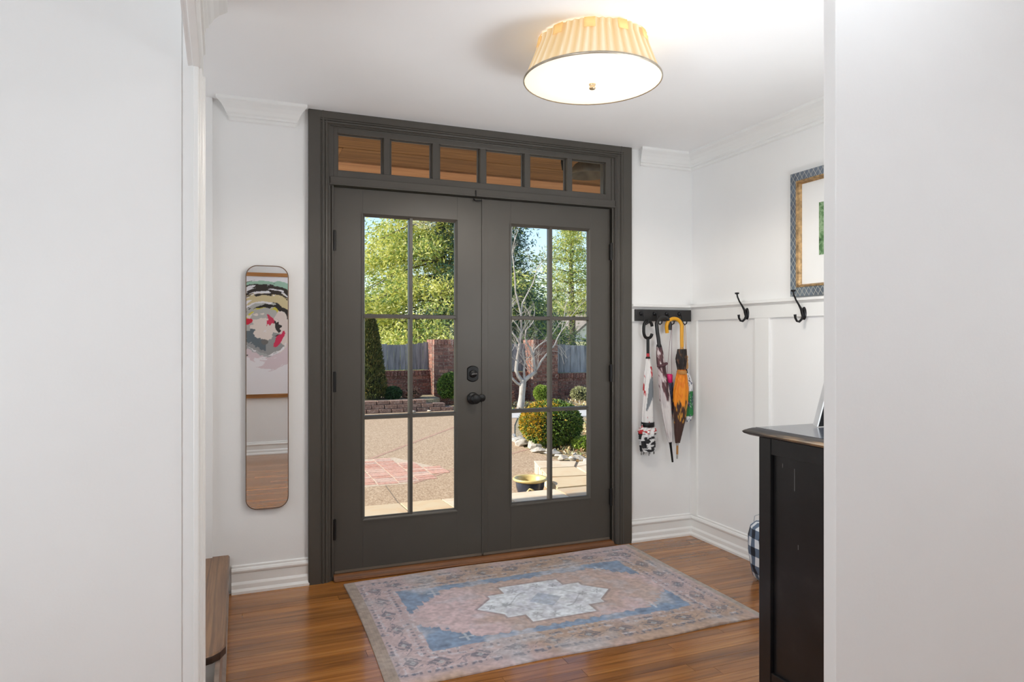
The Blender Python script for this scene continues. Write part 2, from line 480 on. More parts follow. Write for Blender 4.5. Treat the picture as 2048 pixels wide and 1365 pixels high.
for a_, b_ in px:
    pane(a_ - 0.004, b_ + 0.004, 0.034, zb - 0.004, zt + 0.004, t)
    be = MB()
    for q in (0, 1):
        xx = (a_, b_ - 0.007)[q]
        be.box(xx, xx + 0.007, 0.022, 0.032, zb, zt)
    be.box(a_ + 0.007, b_ - 0.007, 0.022, 0.032, zb, zb + 0.006).box(a_ + 0.007, b_ - 0.007, 0.022, 0.032, zt - 0.006, zt)
    be.build('glazing_bead', M_grey, t)

# ------------------------------------------------------------------ door leaves
def door_leaf(name, x0, x1, gx0, gx1, label, hinge_x, hinges):
    d = empty(name, ((x0 + x1) / 2, 0.04, 0.03), label, 'door', kind='structure')
    y0, y1 = 0.016, 0.060
    z0, z1 = 0.034, 2.050
    gz0, gz1 = 0.294, 1.920
    MB().box(x0, gx0, y0, y1, z0, z1).build('stile', M_grey, d, bevel=0.0015)
    MB().box(gx1, x1, y0, y1, z0, z1).build('stile', M_grey, d, bevel=0.0015)
    MB().box(gx0, gx1, y0, y1, gz1, z1).build('top_rail', M_grey, d)
    MB().box(gx0, gx1, y0, y1, z0, gz0).build('bottom_rail', M_grey, d)
    # sticking: sloped bead round the glass
    w = 0.016
    ring = [(gx0 - 0.008, gz0 - 0.008), (gx1 + 0.008, gz0 - 0.008), (gx1 + 0.008, gz1 + 0.008), (gx0 - 0.008, gz1 + 0.008)]
    lv = [(0.0, y0 - 0.0035), (0.006, y0 - 0.0035), (0.010, y0 + 0.001), (0.014, y0 + 0.004), (0.020, y0 + 0.016), (0.020, y0 + 0.026)]
    mb = MB(); vv = []
    for ins, yy in lv:
        vv += [(gx0 - 0.008 + ins, yy, gz0 - 0.008 + ins), (gx1 + 0.008 - ins, yy, gz0 - 0.008 + ins), (gx1 + 0.008 - ins, yy, gz1 + 0.008 - ins), (gx0 - 0.008 + ins, yy, gz1 + 0.008 - ins)]
    ff = []
    for i in range(len(lv) - 1):
        for k in range(4):
            ff.append((i * 4 + k, i * 4 + (k + 1) % 4, (i + 1) * 4 + (k + 1) % 4, (i + 1) * 4 + k))
    mb.add(vv, ff); mb.build('glazing_bead', M_grey, d)
    xm = (gx0 + gx1) / 2
    hz = [gz0 + (gz1 - gz0) * k / 3 for k in (1, 2)]
    mw = 0.011
    MB().prism([(xm - mw, 0.032), (xm - mw * 0.7, 0.021), (xm + mw * 0.7, 0.021), (xm + mw, 0.032), (xm + mw, 0.058), (xm - mw, 0.058)], 'z', gz0, gz1).build('muntin', M_grey, d)
    for z in hz:
        MB().prism([(0.032, z - mw), (0.0215, z - mw * 0.7), (0.0215, z + mw * 0.7), (0.032, z + mw), (0.0575, z + mw), (0.0575, z - mw)], 'x', gx0, gx1).build('muntin', M_grey, d)
    zz = [gz0] + hz + [gz1]
    for i in range(3):
        for (a_, b_) in ((gx0, xm), (xm, gx1)):
            pane(a_ + 0.001, b_ - 0.001, 0.044, zz[i] + 0.001, zz[i + 1] - 0.001, d)
    # weather bar along the foot
    MB().box(x0 + 0.004, x1 - 0.004, 0.010, 0.016, z0 - 0.004, z0 + 0.008).build('sweep', plain('grey_sweep', (112, 100, 88), 0.5), d)
    for hz_ in hinges:
        h = MB().tube([(hinge_x, -0.006, hz_ - 0.050), (hinge_x, -0.006, hz_ + 0.050)], 0.0085, 12)
        h.box(hinge_x - 0.004, hinge_x + 0.004, -0.006, 0.018, hz_ - 0.048, hz_ + 0.048)
        hg = h.build('hinge', M_black, d)
        MB().lathe([(0.0, -0.006), (0.006, -0.004), (0.0085, 0.0), (0.0075, 0.004)], (hinge_x, -0.006, hz_ + 0.052), seg=10).build('hinge_pin', M_black, hg)
    return d

d1 = door_leaf('door_1', 0.458, 1.2785, 0.61, 1.132, 'left dark grey glazed door leaf, the one with the knob', 0.4595, (1.765, 1.03, 0.262))
d2 = door_leaf('door_2', 1.2825, 2.106, 1.455, 1.971, 'right dark grey glazed door leaf, the one without a knob', 2.1045, (1.785, 1.045, 0.290))
# lock hardware of the left leaf
lx = 1.2225
kn = MB().lathe([(0.0, 0.0), (0.034, 0.0), (0.034, -0.006), (0.028, -0.010), (0.013, -0.012), (0.011, -0.030), (0.020, -0.038), (0.0275, -0.046), (0.0285, -0.056), (0.026, -0.064), (0.015, -0.068), (0.0, -0.068)], (lx, 0.016, 0.921), 'y', 28)
kn.build('knob', M_black, d1, 'round black door knob')
db = MB()
pts = []
for k in range(32):
    a_ = 2 * PI * k / 32
    r_ = 0.0
    cx_, cz_ = math.cos(a_), math.sin(a_)
    # rounded plate with square shoulders
    X = 0.034 * max(-1, min(1, cx_ * 1.32)); Z = 0.046 * cz_ if abs(cx_) < 0.70 else 0.033 * max(-1, min(1, cz_ / 0.66))
    pts.append((lx + X, 1.059 + Z))
db.add([(x, 0.016, z) for x, z in pts] + [(lx + (x - lx) * 0.9, 0.009, 1.059 + (z - 1.059) * 0.9) for x, z in pts], [(i, (i + 1) % 32, 32 + (i + 1) % 32, 32 + i) for i in range(32)] + [tuple(range(32, 64))])
plate = db.build('deadbolt_plate', M_black, d1)
MB().lathe([(0.022, 0.009), (0.022, 0.004), (0.018, 0.0), (0.0, 0.0)], (lx, 0.0, 1.059), 'y', 24).build('deadbolt_rose', M_black, plate)
MB().obox((lx, -0.006, 1.059), (0.017, 0, 0.002), (0, 0.009, 0), (-0.0004, 0, 0.0045)).build('thumb_turn', plain('worn_black', (70, 68, 66), 0.3, 0.2, 30, 0.5), plate, bevel=0.002)
MB().lathe([(0.0, 0.0), (0.022, 0.0), (0.022, -0.004), (0.018, -0.006), (0.0, -0.007)], (1.2760, 0.0145, 0.921), 'y', 20).build('latch_guard', M_black, d1)
# small hook latch at the meeting of door heads
MB().tube([(1.231, -0.014, 2.088), (1.231, -0.016, 2.054)], 0.0035, 8).build('bolt_rod', M_black, d1)
MB().tube([(1.229, 0.012, 2.043), (1.229, -0.002, 2.034), (1.234, -0.006, 2.031), (1.268, -0.006, 2.034), (1.272, 0.0, 2.034)], 0.0035, 8).build('bolt_hook', M_black, d1)
MB().box(1.2755, 1.2855, 0.010, 0.016, 0.034, 2.05).build('astragal', M_grey, d2, bevel=0.0015)
MB().box(1.283, 1.313, 0.0135, 0.017, 0.036, 2.045).build('astragal_fillet', M_grey, d2, bevel=0.001)

th = MB().prism([(-0.030, 0.0), (-0.030, 0.008), (-0.012, 0.024), (0.0, 0.028), (0.14, 0.028), (0.16, 0.0)], 'x', 0.455, 2.115)
th.build('trim_6', M_thresh, kind='structure', label='oak threshold under the double doors', cat='trim')
MB().box(0.455, 2.115, -0.042, -0.030, 0.0, 0.012).build('trim_7', M_thresh, kind='structure', label='thin oak quarter strip in front of the threshold', cat='trim', bevel=0.004)

# ------------------------------------------------------------------ staircase foot (left)
st = empty('stairs', (-0.3, -0.5, 0), 'foot of an oak stair with white riser at the lower left', 'stairs', kind='structure')
tx = -0.043
prof = []
tm = MB()
# tread outline with rounded front right corner
out = [(-1.55, 0.0), (-1.55, -1.145), (-0.16, -1.145), (-0.12, -1.14), (-0.085, -1.125), (-0.060, -1.10), (tx, -1.06), (tx, 0.0)]
def tread(z):
    m = MB(); n = len(out)
    cx, cy = -0.6, -0.5
    rows = [(0.97, z - 0.030), (1.0, z - 0.024), (1.0, z - 0.008), (0.988, z)]
    vv = []
    for k, (s_, zz) in enumerate(rows):
        for (x, y) in out:
            ix = 0.014 if k in (0,) else (0.006 if k == 3 else 0)
            xx = x - ix if x > -1.5 else x
            yy = y + ix if y < -0.5 else y
            vv.append((xx, yy, zz))
    ff = [(i + k * n, (i + 1) % n + k * n, (i + 1) % n + (k + 1) * n, i + (k + 1) * n) for k in range(3) for i in range(n)]
    ff += [tuple(range(n - 1, -1, -1)), tuple(range(3 * n, 4 * n))]
    return m.add(vv, ff)
tread(0.192).build('tread', M_tread, st)
nb = MB()
vv = []; n = len(out)
sel = out[1:7]
for zz, d_ in ((0.164, 0.004), (0.168, 0.0015), (0.184, 0.0015), (0.189, 0.003)):
    for (x, y) in sel: vv.append((x + (0 if x < -0.1 else 0.001) , y - 0.002 + d_, zz))
m = len(sel)
nb.add(vv, [(i + k * m, i + 1 + k * m, i + 1 + (k + 1) * m, i + (k + 1) * m) for k in range(3) for i in range(m - 1)])
nb.build('nosing', M_nose, st)
MB().box(-1.55, -0.075, -1.105, -0.01, 0.0, 0.162).build('riser', M_trim, st)
MB().prism([(-0.075, 0.0), (-0.045, 0.0), (-0.045, 0.010), (-0.058, 0.022), (-0.060, 0.162), (-0.075, 0.162)], 'y', -1.30, -0.012).build('stringer', plain('grey_brown_side', (138, 120, 108), 0.4, 0.15, 12), st)  # mottled grey-brown strip on the open side of the riser
MB().box(-1.55, -0.40, -1.105, -0.01, 0.162, 0.37).build('riser', M_trim, st)
MB().box(-1.55, -0.37, -1.12, -0.005, 0.37, 0.40).build('tread', M_tread, st, bevel=0.008)

# ------------------------------------------------------------------ ceiling lamp
LC = Vector((1.288, -1.262, 0))
lamp = empty('ceiling_lamp', (LC.x, LC.y, ZC), 'round flush ceiling lamp with pleated cream fabric shade', 'lamp')
fm = NM('pleated_fabric')
g = fm.n('Attribute'); g.attribute_name = 'fold'
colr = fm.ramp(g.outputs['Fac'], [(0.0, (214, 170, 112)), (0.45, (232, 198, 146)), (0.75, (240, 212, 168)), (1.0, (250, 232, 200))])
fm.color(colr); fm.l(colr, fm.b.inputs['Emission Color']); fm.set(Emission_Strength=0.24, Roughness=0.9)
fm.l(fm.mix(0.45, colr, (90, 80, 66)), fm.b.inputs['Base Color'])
sh = MB(); SEG = 264; NP = 44
levels = [(0.205, 2.424), (0.209, 2.40), (0.228, 2.355), (0.248, 2.31), (0.266, 2.272)]
rp = random.Random(3)
ph = [rp.random() for _ in range(NP + 1)]
vv = []; fold = []
for li, (r, z) in enumerate(levels):
    amp = (0.008, 0.007, 0.005, 0.0035, 0.0015)[li]
    for k in range(SEG):
        a_ = 2 * PI * k / SEG
        q = a_ / (2 * PI) * NP + 0.5 * math.sin(3 * a_) + 0.25 * li / 4
        fpos = q % 1.0
        wv = abs(fpos * 2 - 1)
        rr = r + amp * wv * 1.4
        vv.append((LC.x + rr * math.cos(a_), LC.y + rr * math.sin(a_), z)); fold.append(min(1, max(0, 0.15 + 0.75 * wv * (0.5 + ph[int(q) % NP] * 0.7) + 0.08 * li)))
ff = [(i * SEG + k, i * SEG + (k + 1) % SEG, (i + 1) * SEG + (k + 1) % SEG, (i + 1) * SEG + k) for i in range(4) for k in range(SEG)]
sh.add(vv, ff, True)
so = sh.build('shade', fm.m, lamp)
at = so.data.attributes.new('fold', 'FLOAT', 'POINT'); at.data.foreach_set('value', fold)
M_fab2 = NM('fabric_tab'); M_fab2.set(Base_Color=(*lin((236, 196, 132)), 1), Roughness=0.9, Emission_Color=(*lin((232, 184, 112)), 1), Emission_Strength=0.18)
for k in range(11):
    a_ = 2 * PI * (k + 0.3) / 11
    tb = MB(); w_ = 0.085
    pts = []
    for zz, rr in ((2.424, 0.2165), (2.385, 0.226)):
        for q in range(5):
            b_ = a_ + (q - 2) / 4 * w_ * 2.2
            pts.append((LC.x + rr * math.cos(b_), LC.y + rr * math.sin(b_), zz))
    tb.add(pts, [(q, q + 1, q + 6, q + 5) for q in range(4)], True)
    o = tb.build('pleat_tab', M_fab2.m, so)
    md = o.modifiers.new('th', 'SOLIDIFY'); md.thickness = 0.0015
rim = plain('thin_metal_rim', (176, 166, 150), 0.3, 0.1, 20, 0.6)
MB().lathe([(0.268, 2.268), (0.2715, 2.270), (0.2715, 2.276), (0.268, 2.278)], (LC.x, LC.y, 0), seg=96).build('rim', rim, lamp)
dm = NM('lamp_diffuser')
dc = dm.math('SUBTRACT', 1.0, dm.math('MULTIPLY', dm.n('VectorMath', operation='LENGTH').outputs['Value'], 2.2))
ln = [x for x in dm.nt.nodes if x.type == 'VECT_MATH'][0]
dm.l(dm.objc(), ln.inputs[0])
dm.set(Base_Color=(*lin((190, 180, 165)), 1), Roughness=0.6, Emission_Color=(1.0, 0.87, 0.70, 1))
dm.l(dm.math('ADD', dm.math('MULTIPLY', dc, 0.42), 0.24), dm.b.inputs['Emission Strength'])
MB().lathe([(0.267, 2.272), (0.25, 2.268), (0.18, 2.263), (0.09, 2.260), (0.0001, 2.259)], (LC.x, LC.y, 0), seg=72).build('diffuser', dm.m, lamp, loc=(LC.x, LC.y, 2.26))
MB().lathe([(0.0, 2.238), (0.011, 2.239), (0.013, 2.243), (0.012, 2.247), (0.008, 2.249), (0.013, 2.254), (0.014, 2.260), (0.0, 2.262)], (LC.x, LC.y, 0), seg=20).build('finial', plain('satin_brass', (206, 184, 150), 0.25, 0.05, 20, 0.8), lamp)
MB().lathe([(0.0, 2.4295), (0.09, 2.4295), (0.09, 2.41), (0.0, 2.408)], (LC.x, LC.y, 0), seg=32).build('canopy', M_trim, lamp)
bulb = add_light('lamp_bulb', 'SPOT', (LC.x, LC.y, 2.20), 16, (1.0, 0.92, 0.82))
bulb.data.spot_size = math.radians(172); bulb.data.spot_blend = 0.25
bulb.data.shadow_soft_size = 0.12
bulb.parent = lamp; bulb.location = (0, 0, 2.20 - ZC)

# ------------------------------------------------------------------ tall mirror
M_mir = NM('mirror_glass').set(Base_Color=(0.92, 0.93, 0.93, 1), Metallic=1.0, Roughness=0.0).m
def rrect(x0, x1, z0, z1, r, n=8):
    pts = []
    for cx, cz, a0 in ((x1 - r, z1 - r, 0), (x0 + r, z1 - r, 90), (x0 + r, z0 + r, 180), (x1 - r, z0 + r, 270)):
        for k in range(n + 1):
            a_ = math.radians(a0 + 90 * k / n)
            pts.append((cx + r * math.cos(a_), cz + r * math.sin(a_)))
    return pts
mr = empty('wall_mirror', (0.131, -0.01, 0.41), 'tall narrow mirror with round corners on the wall left of the doors', 'mirror')
o_ = rrect(0.030, 0.232, 0.408, 1.622, 0.055); i_ = rrect(0.0335, 0.2285, 0.4115, 1.6185, 0.052)
n = len(o_)
fm_ = MB()
vv = [(x, -0.001, z) for x, z in o_] + [(x, -0.024, z) for x, z in o_] + [(x, -0.024, z) for x, z in i_] + [(x, -0.018, z) for x, z in i_]
fm_.add(vv, [(k * n + i, k * n + (i + 1) % n, (k + 1) * n + (i + 1) % n, (k + 1) * n + i) for k in range(3) for i in range(n)])
fm_.build('frame', plain('bronze_rim', (128, 104, 84), 0.3, 0.05, 20, 0.8), mr)
MB().add([(x, -0.0185, z) for x, z in i_], [tuple(range(n))]).build('mirror_pane', M_mir, mr)

# ------------------------------------------------------------------ painting on the back wall (seen in the mirror)
pa = empty('painting', (0.42, -4.22, 0.64), 'large abstract swirl painting in thin oak frame, reflected in the tall mirror', 'painting')
PX0, PX1, PZ0, PZ1 = -0.20, 1.02, 0.655, 1.925
nx, nz = 260, 270
rs = np.random.RandomState(4)
def vnoise(x, y, f, seed):
    r = np.random.RandomState(seed); g = r.rand(64, 64)
    xi, yi = x * f, y * f
    x0 = np.floor(xi).astype(int); y0 = np.floor(yi).astype(int)
    fx, fy = xi - x0, yi - y0
    fx = fx * fx * (3 - 2 * fx); fy = fy * fy * (3 - 2 * fy)
    a = g[x0 % 64, y0 % 64]; b = g[(x0 + 1) % 64, y0 % 64]; c = g[x0 % 64, (y0 + 1) % 64]; d = g[(x0 + 1) % 64, (y0 + 1) % 64]
    return (a * (1 - fx) + b * fx) * (1 - fy) + (c * (1 - fx) + d * fx) * fy
def fbm(x, y, f, seed, o=4):
    s = 0; a = 0.5
    for i in range(o):
        s = s + a * vnoise(x + 7.3 * i, y + 3.1 * i, f * 2 ** i, seed + i); a *= 0.5
    return s
gx, gz = np.meshgrid(np.linspace(PX0, PX1, nx), np.linspace(PZ0, PZ1, nz), indexing='ij')
cx, cz = 0.27, 1.335
dx, dz = gx - cx, (gz - cz)
ang = np.arctan2(dz, dx); r = np.sqrt(dx ** 2 + dz ** 2)
wob = fbm(np.cos(ang) * 1.5 + 3, np.sin(ang) * 1.5 + 3, 2.2, 11) - 0.47
st_ = fbm(ang * 2.2 + 20 + r * 3, r * 26, 1.0, 31) - 0.47
rr = r + 0.10 * wob + 0.05 * st_
colr_ = np.empty((nx, nz, 3))
def C(*c): return np.array(lin(c))
colr_[:] = C(232, 230, 234)
def band(r0, r1, a0, a1, c, soft=0.0, thr=None):
    global colr_
    A = np.degrees(ang) % 360
    if a0 <= a1: ma = (A >= a0) & (A <= a1)
    else: ma = (A >= a0) | (A <= a1)
    ma &= (rr >= r0) & (rr <= r1)
    if thr is not None: ma &= (st_ > thr)
    colr_[ma] = C(*c)
band(0, 0.155, 0, 360, (226, 214, 206))
band(0.10, 0.24, 190, 350, (150, 152, 152))
band(0.10, 0.20, 170, 270, (96, 108, 116))
band(0.155, 0.30, 40, 180, (178, 178, 174))
band(0.19, 0.27, 95, 150, (226, 216, 208), thr=0.02)
band(0.13, 0.16, 330, 40, (40, 34, 30), thr=-0.08)
band(0.16, 0.24, 320, 60, (222, 208, 202))
band(0.24, 0.30, 300, 70, (224, 214, 206), thr=-0.1)
band(0.235, 0.262, 60, 160, (206, 196, 70), thr=-0.02)
band(0.262, 0.315, 30, 140, (34, 28, 26), thr=-0.1)
band(0.315, 0.42, 40, 170, (208, 192, 150), thr=-0.12)
band(0.34, 0.46, 5, 50, (176, 206, 172), thr=0.0)
band(0.40, 0.56, 20, 170, (48, 38, 32), thr=-0.09)
band(0.50, 0.56, 55, 120, (160, 196, 176), thr=0.03)
band(0.24, 0.33, 195, 300, (170, 172, 174), thr=0.0)
band(0.27, 0.42, 225, 330, (216, 200, 206), thr=-0.06)
band(0.34, 0.42, 170, 235, (60, 62, 66), thr=0.03)
band(0.075, 0.135, 55, 85, (206, 48, 84), thr=-0.2)
for bx, bz, ra, rb, ro, c in ((0.40, 1.235, 0.035, 0.10, -0.55, (206, 44, 86)), (0.33, 1.46, 0.02, 0.07, 0.7, (200, 50, 84)), (0.09, 1.44, 0.045, 0.03, 0.2, (206, 30, 60)), (0.385, 1.38, 0.02, 0.085, 0.35, (42, 36, 34)), (0.26, 1.22, 0.03, 0.03, 0, (110, 108, 106))):
    u = (gx - bx) * math.cos(ro) + (gz - bz) * math.sin(ro); w = -(gx - bx) * math.sin(ro) + (gz - bz) * math.cos(ro)
    mk = ((u / ra) ** 2 + (w / rb) ** 2 + 2.2 * (fbm(gx, gz, 22, 77) - 0.47)) < 1
    colr_[mk] = C(*c)
yy = np.full_like(gx, -4.212)
vv = np.stack([gx, yy, gz], -1).reshape(-1, 3)
ii = np.arange(nx * nz).reshape(nx, nz)
ff = np.stack([ii[:-1, :-1], ii[:-1, 1:], ii[1:, 1:], ii[1:, :-1]], -1).reshape(-1, 4)
pm = NM('abstract_paint'); ca = pm.n('Attribute'); ca.attribute_name = 'paint'; pm.color(ca.outputs['Color']); pm.set(Roughness=0.55)
canvas = obj_from_np('canvas', vv, ff, pm.m, pa)
def set_col(o, arr):
    at = o.data.color_attributes.new('paint', 'FLOAT_COLOR', 'POINT')
    a4 = np.ones((arr.reshape(-1, 3).shape[0], 4), dtype=np.float32); a4[:, :3] = arr.reshape(-1, 3)
    at.data.foreach_set('color', a4.ravel())
set_col(canvas, colr_)
MB().box(PX0, PX1, -4.238, -4.2125, PZ0, PZ1).build('canvas_board', M_trim, pa)
M_pf = wood_mat('picture_frame_oak', (120, 78, 36), (160, 108, 56), (182, 130, 74), 'x', 1.5, 0.4, 0.0, 0.5)
for (a_, b_, c_, d_) in ((PX0 - 0.04, PX1 + 0.04, PZ1, PZ1 + 0.04), (PX0 - 0.04, PX1 + 0.04, PZ0 - 0.04, PZ0), (PX0 - 0.04, PX0, PZ0, PZ1), (PX1, PX1 + 0.04, PZ0, PZ1)):
    MB().box(a_, b_, -4.239, -4.204, c_, d_).build('frame_bar', M_pf, pa, bevel=0.001)

# ------------------------------------------------------------------ hook rack
rk = empty('hook_rack', (2.466, -0.014, 1.40), 'black hook board holding the umbrellas in the corner', 'hook rack')
RB = plain('black_stained_board', (34, 32, 32), 0.45, 0.2, 14)
MB().box(2.262, 2.672, -0.032, -0.014, 1.366, 1.438).build('board', RB, rk, bevel=0.002)
HX = (2.300, 2.398, 2.488, 2.582)
for hx in HX:
    h = MB()
    h.lathe([(0.0, -0.043), (0.010, -0.042), (0.013, -0.038), (0.013, -0.032)], (hx, 0, 1.412), 'y', 16)
    hk = h.build('hook', M_iron, rk)
    MB().tube([(hx, -0.040, 1.412), (hx, -0.056, 1.400), (hx + 0.002, -0.060, 1.378), (hx + 0.006, -0.062, 1.356), (hx + 0.016, -0.066, 1.344), (hx + 0.026, -0.070, 1.352), (hx + 0.028, -0.072, 1.366)], 0.0042, 10).build('hook_arm', M_iron, hk)

# ------------------------------------------------------------------ umbrellas
def attr_mat(name, rough=0.6):
    m = NM(name); a = m.n('Attribute'); a.attribute_name = 'paint'; m.color(a.outputs['Color']); m.set(Roughness=rough)
    return m.m
M_cloth = attr_mat('umbrella_cloth', 0.65)

def folded(name, axis_pts, radii, parent, colfn, folds=9, depth=0.22, flat=0.62, seg=72, rows=60, twist=1.2, seed=1, **kw):
    """furled canopy: a pleated tapered tube along axis points (x, y, z); flattened in y"""
    pts = [Vector(p) for p in axis_pts]; n = len(pts)
    r_ = random.Random(seed); phs = r_.random() * 6
    vv = np.zeros((rows, seg, 3)); col = np.zeros((rows, seg, 3))
    for i in range(rows):
        t = i / (rows - 1); q = t * (n - 1); k = min(int(q), n - 2); fq = q - k
        c = pts[k].lerp(pts[k + 1], fq); rad = radii[k] * (1 - fq) + radii[k + 1] * fq
        for s in range(seg):
            a = 2 * PI * s / seg
            f = (a * folds / (2 * PI) + twist * t + phs * 0.2 + 0.35 * math.sin(2.1 * t * 3 + a)) % 1.0
            rr = rad * (1 + depth * (f - 0.5) * (1.2 if f < 0.85 else -0.9))
            vv[i, s] = (c.x + rr * math.cos(a), c.y + flat * rr * math.sin(a), c.z)
            col[i, s] = colfn(t, a, c.z)
    ii = np.arange(rows * seg).reshape(rows, seg)
    nxt = np.roll(ii, -1, axis=1)
    ff = np.stack([ii[:-1], nxt[:-1], nxt[1:], ii[1:]], -1).reshape(-1, 4)
    o = obj_from_np(name, vv.reshape(-1, 3), ff, M_cloth, parent, True, **kw)
    set_col(o, col)
    return o

NZC = {}
def nz_(a, t, f, seed):
    """smooth noise over (angle, height), read from a small table made once per seed"""
    if seed not in NZC:
        A, T = np.meshgrid(np.linspace(0, 2 * PI, 73), np.linspace(0, 2, 161), indexing='ij')
        NZC[seed] = fbm(np.cos(A) * 0.5 + 2.0, T * 2.2 + 1 + 0.3 * np.sin(A), f, seed)
    return float(NZC[seed][int((a % (2 * PI)) / (2 * PI) * 72), min(160, int(t * 80))])

# 1: white, red and black umbrella with C-shaped handle
ux = 2.330; uy = -0.062
u1 = empty('umbrella', (ux, uy, 0.56), 'white red and black furled umbrella with a black C-shaped handle', 'umbrella')
hp = []
for k in range(25):
    a = math.radians(18 + 318 * k / 24)
    ca_, sa_ = math.cos(a), math.sin(a)
    hp.append((ux + 0.031 * math.copysign(abs(ca_) ** 0.8, ca_), uy, 1.312 + 0.052 * math.copysign(abs(sa_) ** 0.8, sa_)))
MB().tube(hp, 0.0095, 12).build('handle', M_black, u1)
MB().tube([(ux, uy, 1.262), (ux, uy, 1.165)], 0.0095, 12).build('handle_stem', M_black, u1)
MB().tube([(ux, uy, 1.166), (ux, uy, 1.145)], 0.010, 12).build('release_button', plain('red_button', (176, 28, 40), 0.4), u1)
MB().tube([(ux, uy, 1.146), (ux, uy, 1.134)], [0.012, 0.015], 14).build('collar', M_black, u1)
def col1(t, a, z):
    n = nz_(a, t, 3.4, 51); n2 = nz_(a + 2, t, 5.0, 61)
    if 0.56 < n: return C(186, 40, 48) if n2 > 0.47 else C(226, 222, 220)
    if abs(t - 0.5 - 0.08 * math.sin(a * 2)) < 0.15 and math.cos(a + 1.0 + 1.5 * (t - 0.5)) > 0.55: return C(118, 124, 130)
    return C(228, 226, 224)
folded('canopy', [(ux, uy, 1.135), (ux + 0.002, uy, 1.05), (ux + 0.002, uy, 0.93), (ux - 0.002, uy, 0.80), (ux - 0.002, uy, 0.73)], [0.013, 0.028, 0.034, 0.036, 0.036], u1, col1, 7, 0.25, 0.7, seed=2)
MB().lathe([(0.039, 0.715), (0.041, 0.718), (0.041, 0.742), (0.039, 0.745)], (ux - 0.002, uy, 0), seg=24).build('strap', M_black, u1)
def col1b(t, a, z):
    n = nz_(a, t * 1.6, 4.2, 71)
    if t < 0.42: return C(188, 40, 46) if n > 0.53 else C(230, 228, 226)
    s = math.sin(a * 3 + t * 16 + 7 * n)
    return C(24, 24, 28) if s > -0.35 else C(222, 222, 222)
folded('canopy_hem', [(ux - 0.002, uy, 0.735), (ux - 0.004, uy, 0.69), (ux - 0.004, uy, 0.63), (ux, uy, 0.565)], [0.036, 0.056, 0.050, 0.046], u1, col1b, 8, 0.42, 0.65, twist=0.3, seed=5)
for k in range(7):
    a = 2 * PI * k / 7
    MB().tube([(ux + 0.043 * math.cos(a), uy + 0.026 * math.sin(a), 0.57), (ux + 0.045 * math.cos(a), uy + 0.027 * math.sin(a), 0.548 - 0.006 * (k % 2))], 0.002, 6).build('rib_tip', M_black, u1)

# 2: maroon patterned and white umbrella with black crook
u2 = empty('umbrella', (2.50, -0.065, 0.50), 'maroon patterned and white furled umbrella with a black crook handle', 'umbrella')
y2 = -0.084
hk = []
for k in range(17):
    a = math.radians(180 - 196 * k / 16)
    hk.append((2.427 + 0.049 * math.cos(a), y2, 1.338 + 0.05 * math.sin(a)))
path = [(2.397, y2, 1.21), (2.391, y2, 1.255), (2.383, y2, 1.30)] + hk + [(2.474, y2, 1.310)]
MB().tube(path, 0.0115, 14).build('handle', plain('black_rubber_crook', (30, 29, 29), 0.4, 0.1, 20), u2)
def ax2(z):
    t = (1.21 - z) / (1.21 - 0.61)
    return (2.398 + t * 0.083, y2 + 0.004, z)
def col2(t, a, z):
    n = nz_(a, t * 1.3, 4.0, 81)
    lim = 0.58 + 0.06 * math.sin(3 * a)
    if t > lim: return C(214, 208, 206) if n < 0.56 else C(196, 188, 188)
    if n > 0.54: return C(206, 192, 192)
    if n < 0.36: return C(64, 40, 44)
    return C(98, 62, 66)
folded('canopy', [ax2(z) for z in (1.208, 1.16, 1.10, 1.05, 0.98, 0.88, 0.78, 0.68, 0.615)], [0.017, 0.023, 0.027, 0.025, 0.031, 0.036, 0.031, 0.023, 0.014], u2, col2, 8, 0.22, 0.75, seed=7)
a0 = Vector(ax2(1.09))
MB().tube([a0 + Vector((-0.031, -0.004, 0)), a0 + Vector((-0.02, -0.019, 0)), a0 + Vector((0.006, -0.024, 0.004)), a0 + Vector((0.030, -0.012, 0.014))], 0.009, 8).build('strap', plain('maroon_strap', (84, 52, 58), 0.6), u2)
MB().tube([ax2(0.618), ax2(0.60), ax2(0.49)], [0.011, 0.0075, 0.006], 12).build('ferrule', M_black, u2)
MB().tube([ax2(1.222), ax2(1.205)], [0.014, 0.018], 12).build('collar', M_black, u2)

# 3: orange and brown umbrella with yellow crook
u3 = empty('umbrella', (2.55, -0.08, 0.51), 'orange and spotted brown furled umbrella with a yellow crook handle', 'umbrella')
y3 = -0.098; x3 = 2.553
hk = []
for k in range(17):
    a = math.radians(0 + 200 * k / 16)
    hk.append((x3 - 0.050 + 0.050 * math.cos(a), y3 + 0.020 * k / 16, 1.333 + 0.048 * math.sin(a)))
path = [(x3 + 0.001, y3, 1.205), (x3, y3, 1.26)] + hk + [(x3 - 0.093, y3 + 0.022, 1.292)]
MB().tube(path, 0.0115, 14).build('handle', plain('yellow_plastic_crook', (222, 158, 18), 0.35, 0.04, 10), u3)
MB().tube([(x3, y3, 1.21), (x3, y3, 1.19)], [0.009, 0.013], 12).build('collar', plain('tan_collar', (190, 140, 70), 0.5), u3)
def col3(t, a, z):
    n = nz_(a, t * 2, 7.0, 91)
    if z > 1.06: return C(30, 26, 24) if n < 0.62 else C(92, 64, 46)
    if z > 0.855 + 0.02 * math.sin(5 * a): return C(232, 140, 24) if n < 0.55 else C(222, 120, 16)
    if z > 0.74 and n > 0.50: return C(196, 138, 48)
    return C(62, 36, 28)
